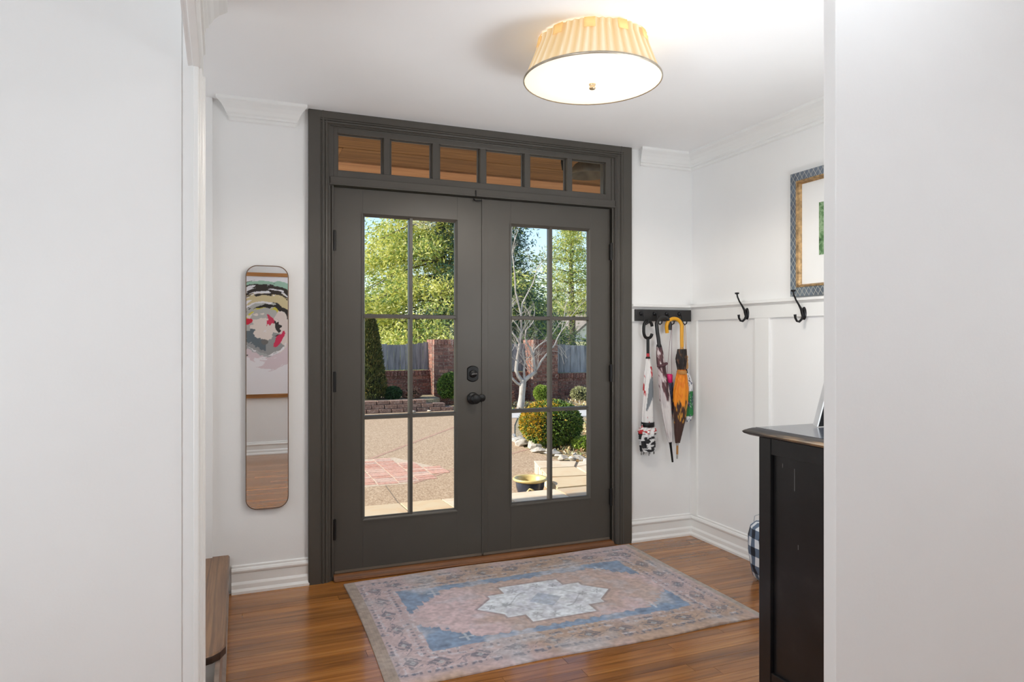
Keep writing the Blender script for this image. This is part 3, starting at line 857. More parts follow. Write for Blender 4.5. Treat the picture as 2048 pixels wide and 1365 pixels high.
folded('canopy', [(x3, y3, 1.192), (x3 - 0.004, y3, 1.13), (x3 - 0.002, y3, 1.06), (x3 - 0.002, y3, 1.03), (x3 - 0.006, y3, 0.94), (x3 - 0.010, y3, 0.86), (x3 - 0.016, y3, 0.76), (x3 - 0.026, y3, 0.68), (x3 - 0.032, y3, 0.61)], [0.030, 0.039, 0.027, 0.036, 0.049, 0.048, 0.040, 0.028, 0.016], u3, col3, 8, 0.24, 0.62, seed=9)
MB().lathe([(0.029, 1.035), (0.031, 1.038), (0.031, 1.056), (0.029, 1.059)], (x3 - 0.002, y3 - 0.001, 0), seg=24).build('strap', plain('tan_strap', (176, 122, 58), 0.6), u3)
MB().tube([(x3 - 0.032, y3, 0.615), (x3 - 0.033, y3, 0.595)], [0.010, 0.008], 12).build('ferrule_cap', plain('steel_tip', (190, 188, 184), 0.3, 0.05, 20, 0.9), u3)
MB().tube([(x3 - 0.033, y3, 0.595), (x3 - 0.034, y3, 0.54)], 0.0065, 12).build('ferrule', plain('wood_tip', (168, 118, 58), 0.5), u3)
MB().tube([(x3 - 0.034, y3, 0.54), (x3 - 0.035, y3, 0.512)], [0.006, 0.005], 12).build('ferrule_point', MATS['steel_tip'], u3)

# 4: small navy umbrella with pink cap
u4 = empty('umbrella', (2.49, -0.04, 0.72), 'small navy folding umbrella with a bright pink cap hanging on a cord', 'umbrella')
x4, y4 = 2.496, -0.045
MB().tube([(HX[2] + 0.016, -0.061, 1.352), (x4 - 0.017, y4, 1.034)], 0.0012, 6).build('cord', plain('plum_cord', (124, 78, 92), 0.8), u4)
MB().tube([(HX[2] + 0.018, -0.061, 1.352), (x4 + 0.019, y4, 1.034)], 0.0012, 6).build('cord', MATS['plum_cord'], u4)
MB().lathe([(0.0, 1.036), (0.019, 1.035), (0.0225, 1.030), (0.0215, 0.985), (0.019, 0.980), (0.0, 0.979)], (x4, y4, 0), seg=24).build('cap', plain('pink_plastic', (214, 24, 108), 0.4, 0.03), u4)
def col4(t, a, z):
    n = nz_(a, t, 7.0, 95)
    if z < 0.82 and n > 0.5: return C(186, 44, 56)
    return C(52, 58, 84) if n < 0.56 else C(112, 100, 118)
folded('canopy', [(x4, y4, 0.985), (x4, y4, 0.92), (x4, y4, 0.84), (x4, y4, 0.745)], [0.025, 0.028, 0.027, 0.020], u4, col4, 7, 0.2, 0.8, seed=12)

# 5: clear and green umbrella with wooden handle
u5 = empty('umbrella', (2.62, -0.05, 0.70), 'small clear, white and green umbrella with a wooden handle nearest the corner', 'umbrella')
x5, y5 = 2.606, -0.072
MB().tube([(HX[3] + 0.012, -0.063, 1.350), (x5 - 0.005, y5, 1.15)], 0.0016, 6).build('cord', plain('tan_cord', (196, 150, 92), 0.8), u5)
MB().tube([(HX[3] + 0.020, -0.066, 1.345), (x5 + 0.004, y5, 1.15)], 0.0016, 6).build('cord', MATS['tan_cord'], u5)
MB().lathe([(0.0, 1.152), (0.008, 1.150), (0.011, 1.14), (0.008, 1.13), (0.012, 1.122), (0.0095, 1.112), (0.012, 1.10), (0.013, 1.075), (0.008, 1.065), (0.0, 1.064)], (x5, y5, 0), seg=16).build('handle', plain('turned_wood', (200, 152, 92), 0.45, 0.08, 30), u5)
MB().tube([(x5, y5, 1.066), (x5 + 0.006, y5, 1.035)], 0.005, 8).build('stem', M_black, u5)
def col5(t, a, z):
    n = nz_(a, t, 8.0, 99)
    if z < 0.93 and z > 0.77 and math.cos(a + PI / 2) > 0.2 and n < 0.56: return C(34, 122, 60)
    if n > 0.58: return C(58, 66, 92)
    return C(222, 224, 226)
folded('canopy', [(x5 + 0.006, y5, 1.04), (x5 + 0.014, y5, 0.98), (x5 + 0.022, y5, 0.88), (x5 + 0.022, y5, 0.78), (x5 + 0.010, y5, 0.735)], [0.012, 0.030, 0.027, 0.029, 0.016], u5, col5, 6, 0.34, 0.7, seed=15)

# ------------------------------------------------------------------ coat hooks on the right wall
def coat_hook(yc, zc, label):
    h = empty('coat_hook', (2.684, yc, zc), label, 'hook')
    pl_ = MB(); vv = []; S = 24
    for (k, e) in ((1.0, 0), (0.92, 0.004), (0.55, 0.007), (0.0, 0.008)):
        for s in range(S):
            a = 2 * PI * s / S
            vv.append((2.684 - e, yc + 0.017 * k * math.cos(a), zc + 0.034 * k * math.sin(a)))
    pl_.add(vv, [(i * S + s, i * S + (s + 1) % S, (i + 1) * S + (s + 1) % S, (i + 1) * S + s) for i in range(3) for s in range(S)], True)
    pl_.build('plate', M_iron, h)
    MB().tube([(2.679, yc, zc - 0.024), (2.672, yc, zc + 0.0), (2.664, yc, zc + 0.022), (2.648, yc, zc + 0.045), (2.630, yc, zc + 0.068), (2.616, yc, zc + 0.094), (2.612, yc, zc + 0.112)], [0.007, 0.008, 0.0065, 0.005, 0.0045, 0.0045, 0.0045], 10).build('upper_arm', M_iron, h)
    MB().lathe([(0.0, 0.012), (0.011, 0.011), (0.0125, 0.007), (0.011, 0.003), (0.0045, 0.0)], (2.612, yc, zc + 0.108), seg=16).build('arm_button', M_iron, h)
    MB().tube([(2.676, yc, zc - 0.012), (2.668, yc, zc - 0.030), (2.652, yc, zc - 0.043), (2.636, yc, zc - 0.040), (2.626, yc, zc - 0.024), (2.624, yc, zc - 0.006)], [0.006, 0.0065, 0.006, 0.0055, 0.006, 0.0075], 10).build('lower_arm', M_iron, h)
    for dz in (0.018, -0.020):
        MB().lathe([(0.003, 0.0), (0.0025, -0.0015), (0.0, -0.002)], (2.677, yc - 0.009, zc + dz), 'x', 8).build('screw', M_black, h)
coat_hook(-0.532, 1.399, 'black double coat hook on the panelling, clear of the picture frame')
coat_hook(-0.952, 1.387, 'black double coat hook directly below the picture frame corner')

# ------------------------------------------------------------------ framed print on right wall
fp = empty('framed_print', (2.69, -1.17, 1.475), 'framed print with blue-grey diamond pattern and gold inner edge above the panelling', 'picture')
dmn = NM('diamond_frame_paint')
sep = dmn.n('SeparateXYZ'); dmn.l(dmn.pos(), sep.inputs[0])
u = dmn.math('ADD', dmn.math('MULTIPLY', sep.outputs[1], 34.0), dmn.math('MULTIPLY', sep.outputs[2], 24.0))
v = dmn.math('SUBTRACT', dmn.math('MULTIPLY', sep.outputs[1], 34.0), dmn.math('MULTIPLY', sep.outputs[2], 24.0))
def stripe(s):
    f = dmn.math('ABSOLUTE', dmn.math('SUBTRACT', dmn.math('FRACT', s), 0.5))
    return dmn.math('LESS_THAN', f, 0.05)
lines = dmn.math('MAXIMUM', stripe(u), stripe(v))
base = dmn.ramp(dmn.noise(dmn.pos(), 14, 3), [(0.3, (96, 104, 116)), (0.7, (124, 136, 150))])
dmn.color(dmn.mix(lines, base, (196, 196, 190)))
dmn.set(Roughness=0.25, Metallic=0.35)
M_gold = plain('aged_gold', (168, 138, 98), 0.35, 0.25, 40, 0.6)
FY0, FY1, FZ0, FZ1 = -1.47, -0.875, 1.476, 2.113
def frame_ring(y0, y1, z0, z1, w, x_out, x_in, name, mat):
    """four mitred bars on the wall x = 2.70"""
    oq = [(y0, z0), (y1, z0), (y1, z1), (y0, z1)]; iq = [(y0 + w, z0 + w), (y1 - w, z0 + w), (y1 - w, z1 - w), (y0 + w, z1 - w)]
    for k in range(4):
        a, b = oq[k], oq[(k + 1) % 4]; c, d = iq[(k + 1) % 4], iq[k]
        vv = [(2.699, *a), (2.699, *b), (2.699, *c), (2.699, *d), (x_out, *a), (x_out, *b), (x_in, *c), (x_in, *d)]
        MB().add(vv, [(0, 1, 2, 3), (4, 5, 6, 7), (0, 1, 5, 4), (1, 2, 6, 5), (2, 3, 7, 6), (3, 0, 4, 7)]).build(name, mat, fp)
frame_ring(FY0, FY1, FZ0, FZ1, 0.046, 2.668, 2.664, 'frame_bar', dmn.m)
frame_ring(FY0 + 0.045, FY1 - 0.045, FZ0 + 0.045, FZ1 - 0.045, 0.008, 2.660, 2.662, 'gold_slip', M_gold)
frame_ring(FY0 + 0.053, FY1 - 0.053, FZ0 + 0.053, FZ1 - 0.053, 0.008, 2.672, 2.684, 'gold_cove', M_gold)
MB().box(2.6865, 2.689, FY0 + 0.055, FY1 - 0.055, FZ0 + 0.055, FZ1 - 0.055).build('mat_board', plain('white_mat', (238, 238, 236), 0.35, 0.005), fp)
gp = NM('green_print'); gp.color(gp.ramp(gp.noise(gp.pos(), 22, 4, 0.6, 1.0), [(0.25, (38, 62, 40)), (0.45, (84, 124, 78)), (0.6, (150, 176, 140)), (0.75, (70, 98, 70))])); gp.set(Roughness=0.3)
MB().box(2.685, 2.687, FY0 + 0.172, FY1 - 0.172, FZ0 + 0.20, FZ1 - 0.175).build('print', gp.m, fp)

# ------------------------------------------------------------------ dresser
dk = NM('black_distressed_paint')
wear = dk.noise(dk.objc(), 9, 5, 0.6)
dk.color(dk.ramp(wear, [(0.3, (18, 17, 18)), (0.6, (28, 27, 29)), (0.80, (44, 42, 42))]))
dk.set(Roughness=0.33, Coat_Weight=0.15, Coat_Roughness=0.25)
M_dk = dk.m
de = NM('worn_dresser_edge')
de.color(de.ramp(de.noise(de.mapping(de.objc(), (40, 3, 8)), 1.5, 4), [(0.40, (34, 33, 36)), (0.54, (58, 52, 46)), (0.66, (134, 108, 78))]))
de.set(Roughness=0.35)
ds = empty('dresser', (2.1, -2.05, 0), 'black painted dresser with worn top edge at the right', 'dresser')
DX0, DX1, DY0, DY1, DZ = 1.603, 2.655, -2.33, -1.832, 0.933
body = MB().box(DX0 + 0.020, DX1 - 0.02, DY0 + 0.01, DY1 - 0.022, 0.08, DZ - 0.002).build('carcass', M_dk, ds)
for (ya, yb) in ((DY1 - 0.052, DY1), (DY0, DY0 + 0.052)):
    MB().box(DX0, DX0 + 0.052, ya, yb, 0.0, DZ).build('corner_post', M_dk, ds, bevel=0.002)
    MB().box(DX1 - 0.052, DX1, ya, yb, 0.0, DZ).build('corner_post', M_dk, ds, bevel=0.002)
MB().box(DX0 + 0.003, DX0 + 0.022, DY0 + 0.052, DY1 - 0.052, DZ - 0.052, DZ).build('side_rail', M_dk, ds, bevel=0.001)
MB().box(DX0 + 0.003, DX0 + 0.022, DY0 + 0.052, DY1 - 0.052, 0.08, 0.17).build('side_rail', M_dk, ds, bevel=0.001)
MB().box(DX0 + 0.014, DX0 + 0.020, DY0 + 0.054, DY1 - 0.054, 0.17, DZ - 0.052).build('side_panel', M_dk, ds)
for k in range(3):
    for sx in (0, 1):
        xa = DX0 + 0.06 + sx * 0.47
        dw = MB().box(xa, xa + 0.455, DY1 - 0.022, DY1 - 0.002, 0.12 + k * 0.265, 0.37 + k * 0.265).build('drawer', M_dk, ds, bevel=0.002)
        MB().lathe([(0.0, 0.03), (0.016, 0.028), (0.018, 0.02), (0.008, 0.012), (0.008, 0.0)], (xa + 0.227, DY1 - 0.002, 0.245 + k * 0.265), 'y', 14).build('knob', M_black, dw)
tp = MB()
rows = [(0.0, 0.0), (0.020, 0.004), (0.034, 0.010), (0.038, 0.016), (0.034, 0.020), (0.022, 0.026), (0.014, 0.029), (0.008, 0.030)]
vv = []
for (e, h) in rows:
    vv += [(DX0 - e, DY0 + 0.004, DZ + h), (DX1 + min(e, 0.02), DY0 + 0.004, DZ + h), (DX1 + min(e, 0.02), DY1 + e, DZ + h), (DX0 - e, DY1 + e, DZ + h)]
ff = [(0, 1, 2, 3)]
for i in range(len(rows) - 1):
    for k in range(4): ff.append((i * 4 + k, i * 4 + (k + 1) % 4, (i + 1) * 4 + (k + 1) % 4, (i + 1) * 4 + k))
tp.add(vv, ff)
tp.build('top_moulding', de.m, ds)
MB().box(DX0 - 0.007, DX1 + 0.007, DY0 + 0.006, DY1 + 0.007, DZ + 0.028, DZ + 0.031).build('top', plain('black_satin_top', (58, 61, 67), 0.16, 0.12, 10, spec=0.8), ds)
# pale scratches on the side panel
for (yy_, za, zb_) in ((-1.975, 0.78, 0.85), (-1.925, 0.845, 0.858), (-1.99, 0.60, 0.615)):
    MB().box(DX0 + 0.0132, DX0 + 0.0142, yy_, yy_ + 0.0015, za, zb_).build('scratch', plain('pale_scratch', (120, 118, 118), 0.6), ds)

# small easel frame on the dresser
ef = empty('easel_frame', (1.90, -1.95, DZ + 0.031), 'small black frame leaning on the dresser, only its corner showing', 'picture frame')
zb0 = DZ + 0.031
lean = Vector((0, -0.30, 0.954)).normalized(); nrm = Vector((0, 0.954, 0.30)).normalized()
c0 = Vector((1.897, -1.90, zb0 + 0.0035)) + lean * 0.13
MB().obox(c0, (0.11, 0, 0), nrm * 0.004, lean * 0.128).build('backing', M_black, ef)
for k in (-1, 1):
    MB().obox(c0 + Vector((k * 0.1125, 0, 0)) + nrm * 0.004, (0.003, 0, 0), nrm * 0.009, lean * 0.130).build('frame_bar', plain('silver_white_frame', (206, 206, 206), 0.3), ef)
    MB().obox(c0 + lean * k * 0.122 + nrm * 0.004, (0.108, 0, 0), nrm * 0.0085, lean * 0.008).build('frame_bar', M_black, ef)
MB().add([(1.90, -1.915, zb0 + 0.03), (1.94, -1.915, zb0 + 0.03), (1.94, -2.04, zb0 + 0.001), (1.90, -2.04, zb0 + 0.001), (1.90, -1.95, zb0 + 0.15), (1.94, -1.95, zb0 + 0.15)], [(0, 1, 2, 3), (4, 5, 1, 0), (4, 3, 2, 5), (0, 3, 4), (1, 5, 2)]).build('easel_leg', M_black, ef)

# ------------------------------------------------------------------ plaid bag behind dresser
bgm = NM('buffalo_plaid')
sp = bgm.n('SeparateXYZ'); bgm.l(bgm.pos(), sp.inputs[0])
def chk(s, f): return bgm.math('GREATER_THAN', bgm.math('FRACT', bgm.math('MULTIPLY', s, f)), 0.5)
cc = bgm.math('ADD', chk(bgm.math('ADD', sp.outputs[0], sp.outputs[1]), 14.0), chk(sp.outputs[2], 11.0))
bgm.color(bgm.ramp(bgm.math('MULTIPLY', cc, 0.5), [(0.0, (222, 226, 230)), (0.4, (96, 112, 132)), (0.8, (28, 34, 46))], 'CONSTANT'))
bgm.set(Roughness=0.7)
pb = empty('plaid_bag', (2.55, -0.86, 0), 'blue, black and white plaid bag on the floor behind the dresser', 'bag')
S = 28; prof_ = [(0.55, 0.0), (0.80, 0.02), (0.95, 0.08), (1.0, 0.16), (1.0, 0.23), (0.93, 0.28), (0.70, 0.305), (0.0, 0.31)]
vv = []
for (k, h) in prof_:
    for s in range(S):
        a = 2 * PI * s / S
        w1 = math.copysign(abs(math.cos(a)) ** 0.75, math.cos(a)); w2 = math.copysign(abs(math.sin(a)) ** 0.75, math.sin(a))
        vv.append((2.55 + 0.095 * k * w1 + 0.004 * math.sin(5 * a + h * 30), -0.875 + 0.125 * k * w2, h))
MB().add(vv, [(i * S + s, i * S + (s + 1) % S, (i + 1) * S + (s + 1) % S, (i + 1) * S + s) for i in range(len(prof_) - 1) for s in range(S)], True).build('body', bgm.m, pb)
for dx_ in (-0.05, 0.05):
    MB().tube([(2.55 + dx_, -0.96, 0.27), (2.55 + dx_, -0.95, 0.33), (2.55 + dx_, -0.90, 0.355), (2.55 + dx_, -0.85, 0.355), (2.55 + dx_, -0.80, 0.33), (2.55 + dx_, -0.79, 0.27)], 0.0025, 6).build('handle', plain('clear_handle', (190, 194, 198), 0.3), pb)

# ------------------------------------------------------------------ rug
RX0, RX1, RY0, RY1 = 0.492, 2.198, -1.205, -0.078
nx, ny = 430, 290
gx, gy = np.meshgrid(np.linspace(RX0, RX1, nx), np.linspace(RY0, RY1, ny), indexing='ij')
U = (gx - (RX0 + RX1) / 2) / ((RX1 - RX0) / 2); V = (gy - (RY0 + RY1) / 2) / ((RY1 - RY0) / 2)
dxe = np.minimum(gx - RX0, RX1 - gx); dye = np.minimum(gy - RY0, RY1 - gy)
de_ = np.minimum(dxe, dye)
n1 = fbm(gx + 3, gy + 3, 3.0, 5); n2 = fbm(gx + 5, gy + 2, 18, 15); n3 = fbm(gx * 1.0 + 1, gy * 1.0 + 9, 60, 25, 2)
n4 = fbm(gx + 2, gy + 8, 7, 35)
def cl(c): return np.array(lin(c))
def mixc(a, b, f): return a * (1 - f[..., None]) + b * f[..., None]
rose, tan_, blue, pale, dkb, ivory = cl((196, 174, 176)), cl((184, 156, 136)), cl((126, 150, 180)), cl((196, 200, 210)), cl((78, 92, 114)), cl((214, 220, 226))
rc = np.empty((nx, ny, 3)); rc[:] = rose
def sstep(a, b, x): t = np.clip((x - a) / (b - a), 0, 1); return t * t * (3 - 2 * t)
# main border: rose to tan with mottled dark blue motifs
bord = mixc(rose, tan_, sstep(0.35, 0.65, n1)); bord = mixc(bord, pale, sstep(0.5, 0.75, n4) * 0.55)
rc = bord.copy()
# motif leaves in the border
per = np.where(dxe < dye, gy, gx) * 6.2
pf = np.abs((per % 1) - 0.5)
pd = np.abs(de_ - 0.128)
leafy = np.abs(np.sin((gx + gy) * 95)) * 0.5 + 0.5
mot = (pf / 0.34 + pd / 0.040 + 0.9 * (n2 - 0.47) < 1) & (n3 > 0.27) & (leafy > 0.62)
rc[mot] = rc[mot] * 0.28 + dkb * 0.55
core = (pf / 0.10 + pd / 0.014 < 1)
rc[core] = rc[core] * 0.4 + ivory * 0.5
vine = (np.abs(de_ - 0.128 - 0.020 * np.sin(per * 2 * PI)) < 0.0045) & (n3 > 0.33)
rc[vine] = rc[vine] * 0.5 + dkb * 0.38
dots = (np.abs((np.where(dxe < dye, gy, gx) * 34) % 1 - 0.5) < 0.22)
for d0 in (0.070, 0.190):
    dd_ = dots & (np.abs(de_ - d0) < 0.008) & (n3 > 0.30)
    rc[dd_] = rc[dd_] * 0.35 + dkb * 0.5
# guard stripes
for d0, w_, c_, k_ in ((0.062, 0.013, dkb, 0.55), (0.082, 0.006, pale, 0.6), (0.176, 0.010, pale, 0.6), (0.196, 0.013, dkb, 0.38), (0.214, 0.008, ivory, 0.5)):
    mk = (np.abs(de_ - d0) < w_) * np.clip((n3 - 0.30) * 3.2, 0, 1) * (0.6 + 0.8 * n4)
    rc = mixc(rc, np.broadcast_to(c_, rc.shape), np.clip(mk * k_ * 1.3, 0, 1))
# speckle along the guard
spk = ((de_ > 0.05) & (de_ < 0.225) & (n3 + 0.35 * (n2 - 0.47) > 0.55))
rc[spk] = rc[spk] * 0.5 + dkb * 0.35
# field
fld = (de_ + 0.02 * (n2 - 0.47) + 0.012 * (n3 - 0.37) > 0.225)
zig = 0.018 * np.abs(((gx * 16) % 1) - 0.5) * 2
ex = np.abs(gx - 1.365) / 0.60; ey = np.abs(gy + 0.645) / (0.33 + zig)
hexd = np.maximum(ex * 0.72 + ey * 0.52, ey)
stepx = np.floor(np.abs(gx - 1.365) / 0.035) * 0.035
hexd = np.maximum(stepx / 0.60 * 0.78 + ey * 0.48, ey * 1.10)
fieldc = mixc(np.broadcast_to(blue, rc.shape), np.broadcast_to(dkb, rc.shape), sstep(0.45, 0.75, n2) * 0.5)
fieldc = mixc(fieldc, np.broadcast_to(pale, rc.shape), sstep(0.44, 0.66, n4) * 0.7)
inn = mixc(np.broadcast_to(cl((204, 180, 182)), rc.shape), np.broadcast_to(cl((190, 164, 152)), rc.shape), sstep(0.4, 0.6, n1))
inn = mixc(inn, np.broadcast_to(pale, rc.shape), sstep(0.5, 0.75, n2) * 0.35)
hexd = hexd + 0.10 * (n2 - 0.47) + 0.05 * (n3 - 0.37)
isin = (hexd < 0.92)
fieldc[isin] = inn[isin]
edge_h = np.abs(hexd - 0.92) < 0.018
fieldc[edge_h & (n3 > 0.4)] = fieldc[edge_h & (n3 > 0.4)] * 0.7 + dkb * 0.25
# ivory stepped medallion
mxx, myy = np.abs(gx - 1.365), np.abs(gy + 0.655)
med = ((mxx < 0.16) & (myy < 0.215)) | ((mxx < 0.245) & (myy < 0.135)) | ((mxx / 0.345 + myy / 0.34 < 1) & (myy < 0.115))
lat = ((mxx < 0.172) & (myy < 0.227)) | ((mxx < 0.257) & (myy < 0.147)) | ((mxx / 0.362 + myy / 0.352 < 1) & (myy < 0.127))
ring = lat & ~med
fieldc[ring] = fieldc[ring] * 0.62 + dkb * 0.28
medc = mixc(np.broadcast_to(ivory, rc.shape), np.broadcast_to(pale, rc.shape), sstep(0.4, 0.65, n2))
fieldc[med] = medc[med] * 1.12
cen = (mxx / 0.085 + myy / 0.085 < 1)
fieldc[cen] = fieldc[cen] * 0.5 + blue * 0.45
for (ax_, ay_) in ((0.11, 0.15), (0.11, -0.15), (-0.11, 0.15), (-0.11, -0.15), (0.20, 0), (-0.20, 0), (0.03, 0.17), (-0.03, -0.17), (0.28, 0.0), (-0.28, 0.0)):
    qx, qy = gx - 1.365 - ax_, gy + 0.655 - ay_
    qa = np.arctan2(qy, qx); qr = np.sqrt(qx ** 2 + qy ** 2)
    fl = qr < 0.024 * (0.7 + 0.5 * np.cos(6 * qa))
    fieldc[fl] = fieldc[fl] * 0.6 + dkb * 0.3
for s_ in (-1, 1):
    for t_ in (-1, 1):
        cu = np.abs((gy + 0.655) * s_ - 0.05 - 0.06 * np.sin((gx - 1.365) * t_ * 22)) < 0.006
        cu &= (mxx < 0.22) & (mxx > 0.06) & med & ((gx - 1.365) * t_ > 0)
        fieldc[cu] = fieldc[cu] * 0.65 + dkb * 0.28
# small corner stars
for (ax_, ay_) in ((0.46, 0.26), (-0.46, 0.26), (0.46, -0.26), (-0.46, -0.26)):
    qx, qy = np.abs(gx - 1.345 - ax_), np.abs(gy + 0.645 - ay_)
    sel_ = ((qx < 0.035) & (qy < 0.006)) | ((qy < 0.035) & (qx < 0.006))
    fieldc[sel_] = fieldc[sel_] * 0.4 + ivory * 0.55
rc[fld] = fieldc[fld]
bl_ = sstep(0.218, 0.240, de_ + 0.03 * (n2 - 0.5))
# outer binding at the two short ends
bind = (gx - RX0 < 0.052)
stp = 0.85 + 0.25 * np.abs(((gx - RX0) * 90) % 1 - 0.5)
rc[bind] = (cl((164, 146, 132)) * stp[..., None])[bind]
bind = (RX1 - gx < 0.030)
rc[bind] = (cl((176, 164, 154)) * stp[..., None])[bind]
# fading / wear and weave
rc = mixc(rc, np.broadcast_to(cl((188, 180, 178)), rc.shape), np.clip((n4 - 0.45) * 1.2, 0, 0.28))
rc = rc * (0.62 + 0.80 * n3)[..., None]
gzr = 0.0075 + 0.0022 * np.sin(gx * 5 + 2) * np.sin(gy * 6 + 1) * (de_ < 0.25) + 0.006 * np.exp(-((gx - 1.95) / 0.06) ** 2 - ((gy + 1.2) / 0.05) ** 2)
yw = gy + 0.006 * np.sin(gx * 7) * np.exp(-(dye / 0.1)) + (gx - RX0) * 0.012 * (V > 0) * np.abs(V) - 0.012 * (1 - np.clip((gx - RX0) / 0.1, 0, 1)) * (V > 0) * V
xw = gx + 0.012 * np.sin((gy + 1.2) * 2.6) * np.exp(-((gx - RX0) / 0.15))
top = np.stack([xw, yw, gzr], -1).reshape(-1, 3)
ii = np.arange(nx * ny).reshape(nx, ny)
ff = np.stack([ii[:-1, :-1], ii[1:, :-1], ii[1:, 1:], ii[:-1, 1:]], -1).reshape(-1, 4)
loop = np.concatenate([ii[:, 0], ii[-1, 1:], ii[-2::-1, -1], ii[0, -2:0:-1]])
skirt = top[loop].copy(); skirt[:, 2] = 0.0006
nb_ = len(top); L = len(loop)
sf = np.stack([loop, np.arange(nb_, nb_ + L), nb_ + (np.arange(L) + 1) % L, np.roll(loop, -1)], -1)
rm = NM('woven_rug'); ca = rm.n('Attribute'); ca.attribute_name = 'paint'; rm.color(ca.outputs['Color']); rm.set(Roughness=0.95)
rm.b.inputs['Sheen Weight'].default_value = 0.35
wv = rm.n('TexWave'); wv.wave_type = 'BANDS'; wv.bands_direction = 'X'; wv.inputs['Scale'].default_value = 90; wv.inputs['Distortion'].default_value = 1.5
rm.l(rm.pos(), wv.inputs['Vector']); rm.bump(wv.outputs['Fac'], 0.25, 0.002)
rug = obj_from_np('area_rug', np.concatenate([top, skirt]), np.concatenate([ff, sf]), rm.m, None, True, label='faded blue and rose rug with ivory medallion before the doors', cat='rug')
set_col(rug, np.concatenate([rc.reshape(-1, 3), rc.reshape(-1, 3)[loop]]))

# ================================================================== OUTDOORS
ZG = -0.15
def grain_mat(name, stops, scale, rough=0.9, bump=0.3, big=None, dist=0.006):
    m = NM(name); p = m.pos()
    c = m.ramp(m.noise(p, scale, 5, 0.7), stops)
    if big:
        c = m.mix(m.ramp(m.noise(p, big[0], 4), [(0.4, (0, 0, 0)), (0.65, (255, 255, 255))]), c, big[1])
    m.color(c); m.set(Roughness=rough); m.bump(m.noise(p, scale, 4, 0.7), bump, dist)
    MATS[name] = m.m
    return m.m
M_drive = grain_mat('pea_gravel_aggregate', [(0.32, (112, 88, 66)), (0.45, (164, 136, 106)), (0.55, (190, 164, 134)), (0.68, (214, 194, 168))], 70, 0.9, 0.5)
M_mulch = grain_mat('leafy_mulch', [(0.3, (96, 80, 62)), (0.5, (158, 138, 110)), (0.62, (196, 180, 148)), (0.72, (140, 148, 100))], 26, 0.95, 0.6, (1.2, (150, 142, 104)), 0.02)
M_path = grain_mat('pale_concrete', [(0.3, (178, 174, 168)), (0.7, (208, 204, 198))], 14, 0.85, 0.15)
M_lawn = grain_mat('winter_lawn', [(0.3, (142, 138, 92)), (0.5, (172, 168, 118)), (0.7, (196, 190, 148))], 3, 0.95, 0.2)

gr = MB().box(-40, 60, 0.16, 14, ZG - 0.3, ZG - 0.012)
gr.build('garden_ground', M_mulch, kind='structure', label='mulched garden ground around the driveway', cat='ground')
lw = MB(); vv = []; ff = []
rows = [(14, ZG), (18, 0.1), (26, 0.9), (40, 1.5), (70, 2.6), (140, 4)]
for (yy_, zz_) in rows: vv += [(-80, yy_, zz_), (120, yy_, zz_)]
lw.add(vv, [(2 * i, 2 * i + 1, 2 * i + 3, 2 * i + 2) for i in range(len(rows) - 1)], True)
lw.build('lawn', M_lawn, kind='structure', label='pale winter lawn rising beyond the fence', cat='lawn')

# driveway
dpoly = [(-14, 0.3), (3.3, 0.3), (3.25, 2.6), (3.42, 3.4), (3.40, 4.4), (3.62, 5.3), (4.15, 6.6), (4.55, 7.45), (4.5, 8.4), (4.3, 9.15), (1.0, 9.05), (-14, 9.05)]
dv = MB().prism(dpoly, 'z', ZG - 0.1, ZG).build('driveway', M_drive, kind='structure', label='tan exposed aggregate driveway seen through the left door', cat='driveway')
M_joint = grain_mat('rosy_joint', [(0.3, (150, 112, 92)), (0.7, (196, 160, 136))], 30, 0.9, 0.3)
def strip(p, q, w, z0, z1, name, mat, parent):
    p, q = Vector((*p, 0)), Vector((*q, 0)); d = (q - p); n = Vector((-d.y, d.x, 0)).normalized() * w / 2
    pts = [p - n, q - n, q + n, p + n]
    return MB().add([(v.x, v.y, z0) for v in pts] + [(v.x, v.y, z1) for v in pts], [(0, 3, 2, 1), (4, 5, 6, 7), (0, 1, 5, 4), (1, 2, 6, 5), (2, 3, 7, 6), (3, 0, 4, 7)]).build(name, mat, parent)
strip((1.40, 4.31), (3.9, 7.7), 0.05, ZG - 0.01, ZG + 0.002, 'expansion_joint', M_joint, dv)
strip((2.10, 3.36), (3.42, 4.3), 0.045, ZG - 0.01, ZG + 0.002, 'expansion_joint', M_joint, dv)
strip((2.09, 3.34), (1.56, 2.84), 0.05, ZG - 0.01, ZG + 0.002, 'expansion_joint', M_joint, dv)
strip((1.30, 2.86), (1.24, 1.7), 0.010, ZG - 0.01, ZG + 0.001, 'expansion_joint', plain('dark_joint', (130, 112, 92), 0.9), dv)
# brick pavers set in the driveway
def brick_mat(name, cols, sat=1.0):
    m = NM(name)
    rnd = m.n('ObjectInfo').outputs['Random']
    c = m.ramp(rnd, cols, 'LINEAR')
    n = m.noise(m.pos(), 30, 5, 0.7)
    c = m.mix(m.ramp(n, [(0.5, (0, 0, 0)), (0.75, (255, 255, 255))]), c, (196, 176, 160))
    n2 = m.noise(m.mapping(m.pos(), loc=(9, 3, 1)), 45, 4, 0.7)
    c = m.mix(m.math('MULTIPLY', m.ramp(n2, [(0.5, (0, 0, 0)), (0.7, (255, 255, 255))]), 0.6), c, (70, 44, 36))
    m.color(c); m.set(Roughness=0.92); m.bump(n, 0.4, 0.006)
    return m.m
M_pav = brick_mat('paver_brick', [(0.0, (190, 132, 110)), (0.35, (208, 158, 136)), (0.6, (200, 150, 130)), (0.85, (216, 178, 156)), (1.0, (196, 164, 146))])
pv = MB().box(-0.5, 0.5, -0.5, 0.5, -0.03, 0.004).build('paver_brick', M_pav, dv, bevel=0)
pv_me = pv.data; bpy.data.objects.remove(pv)
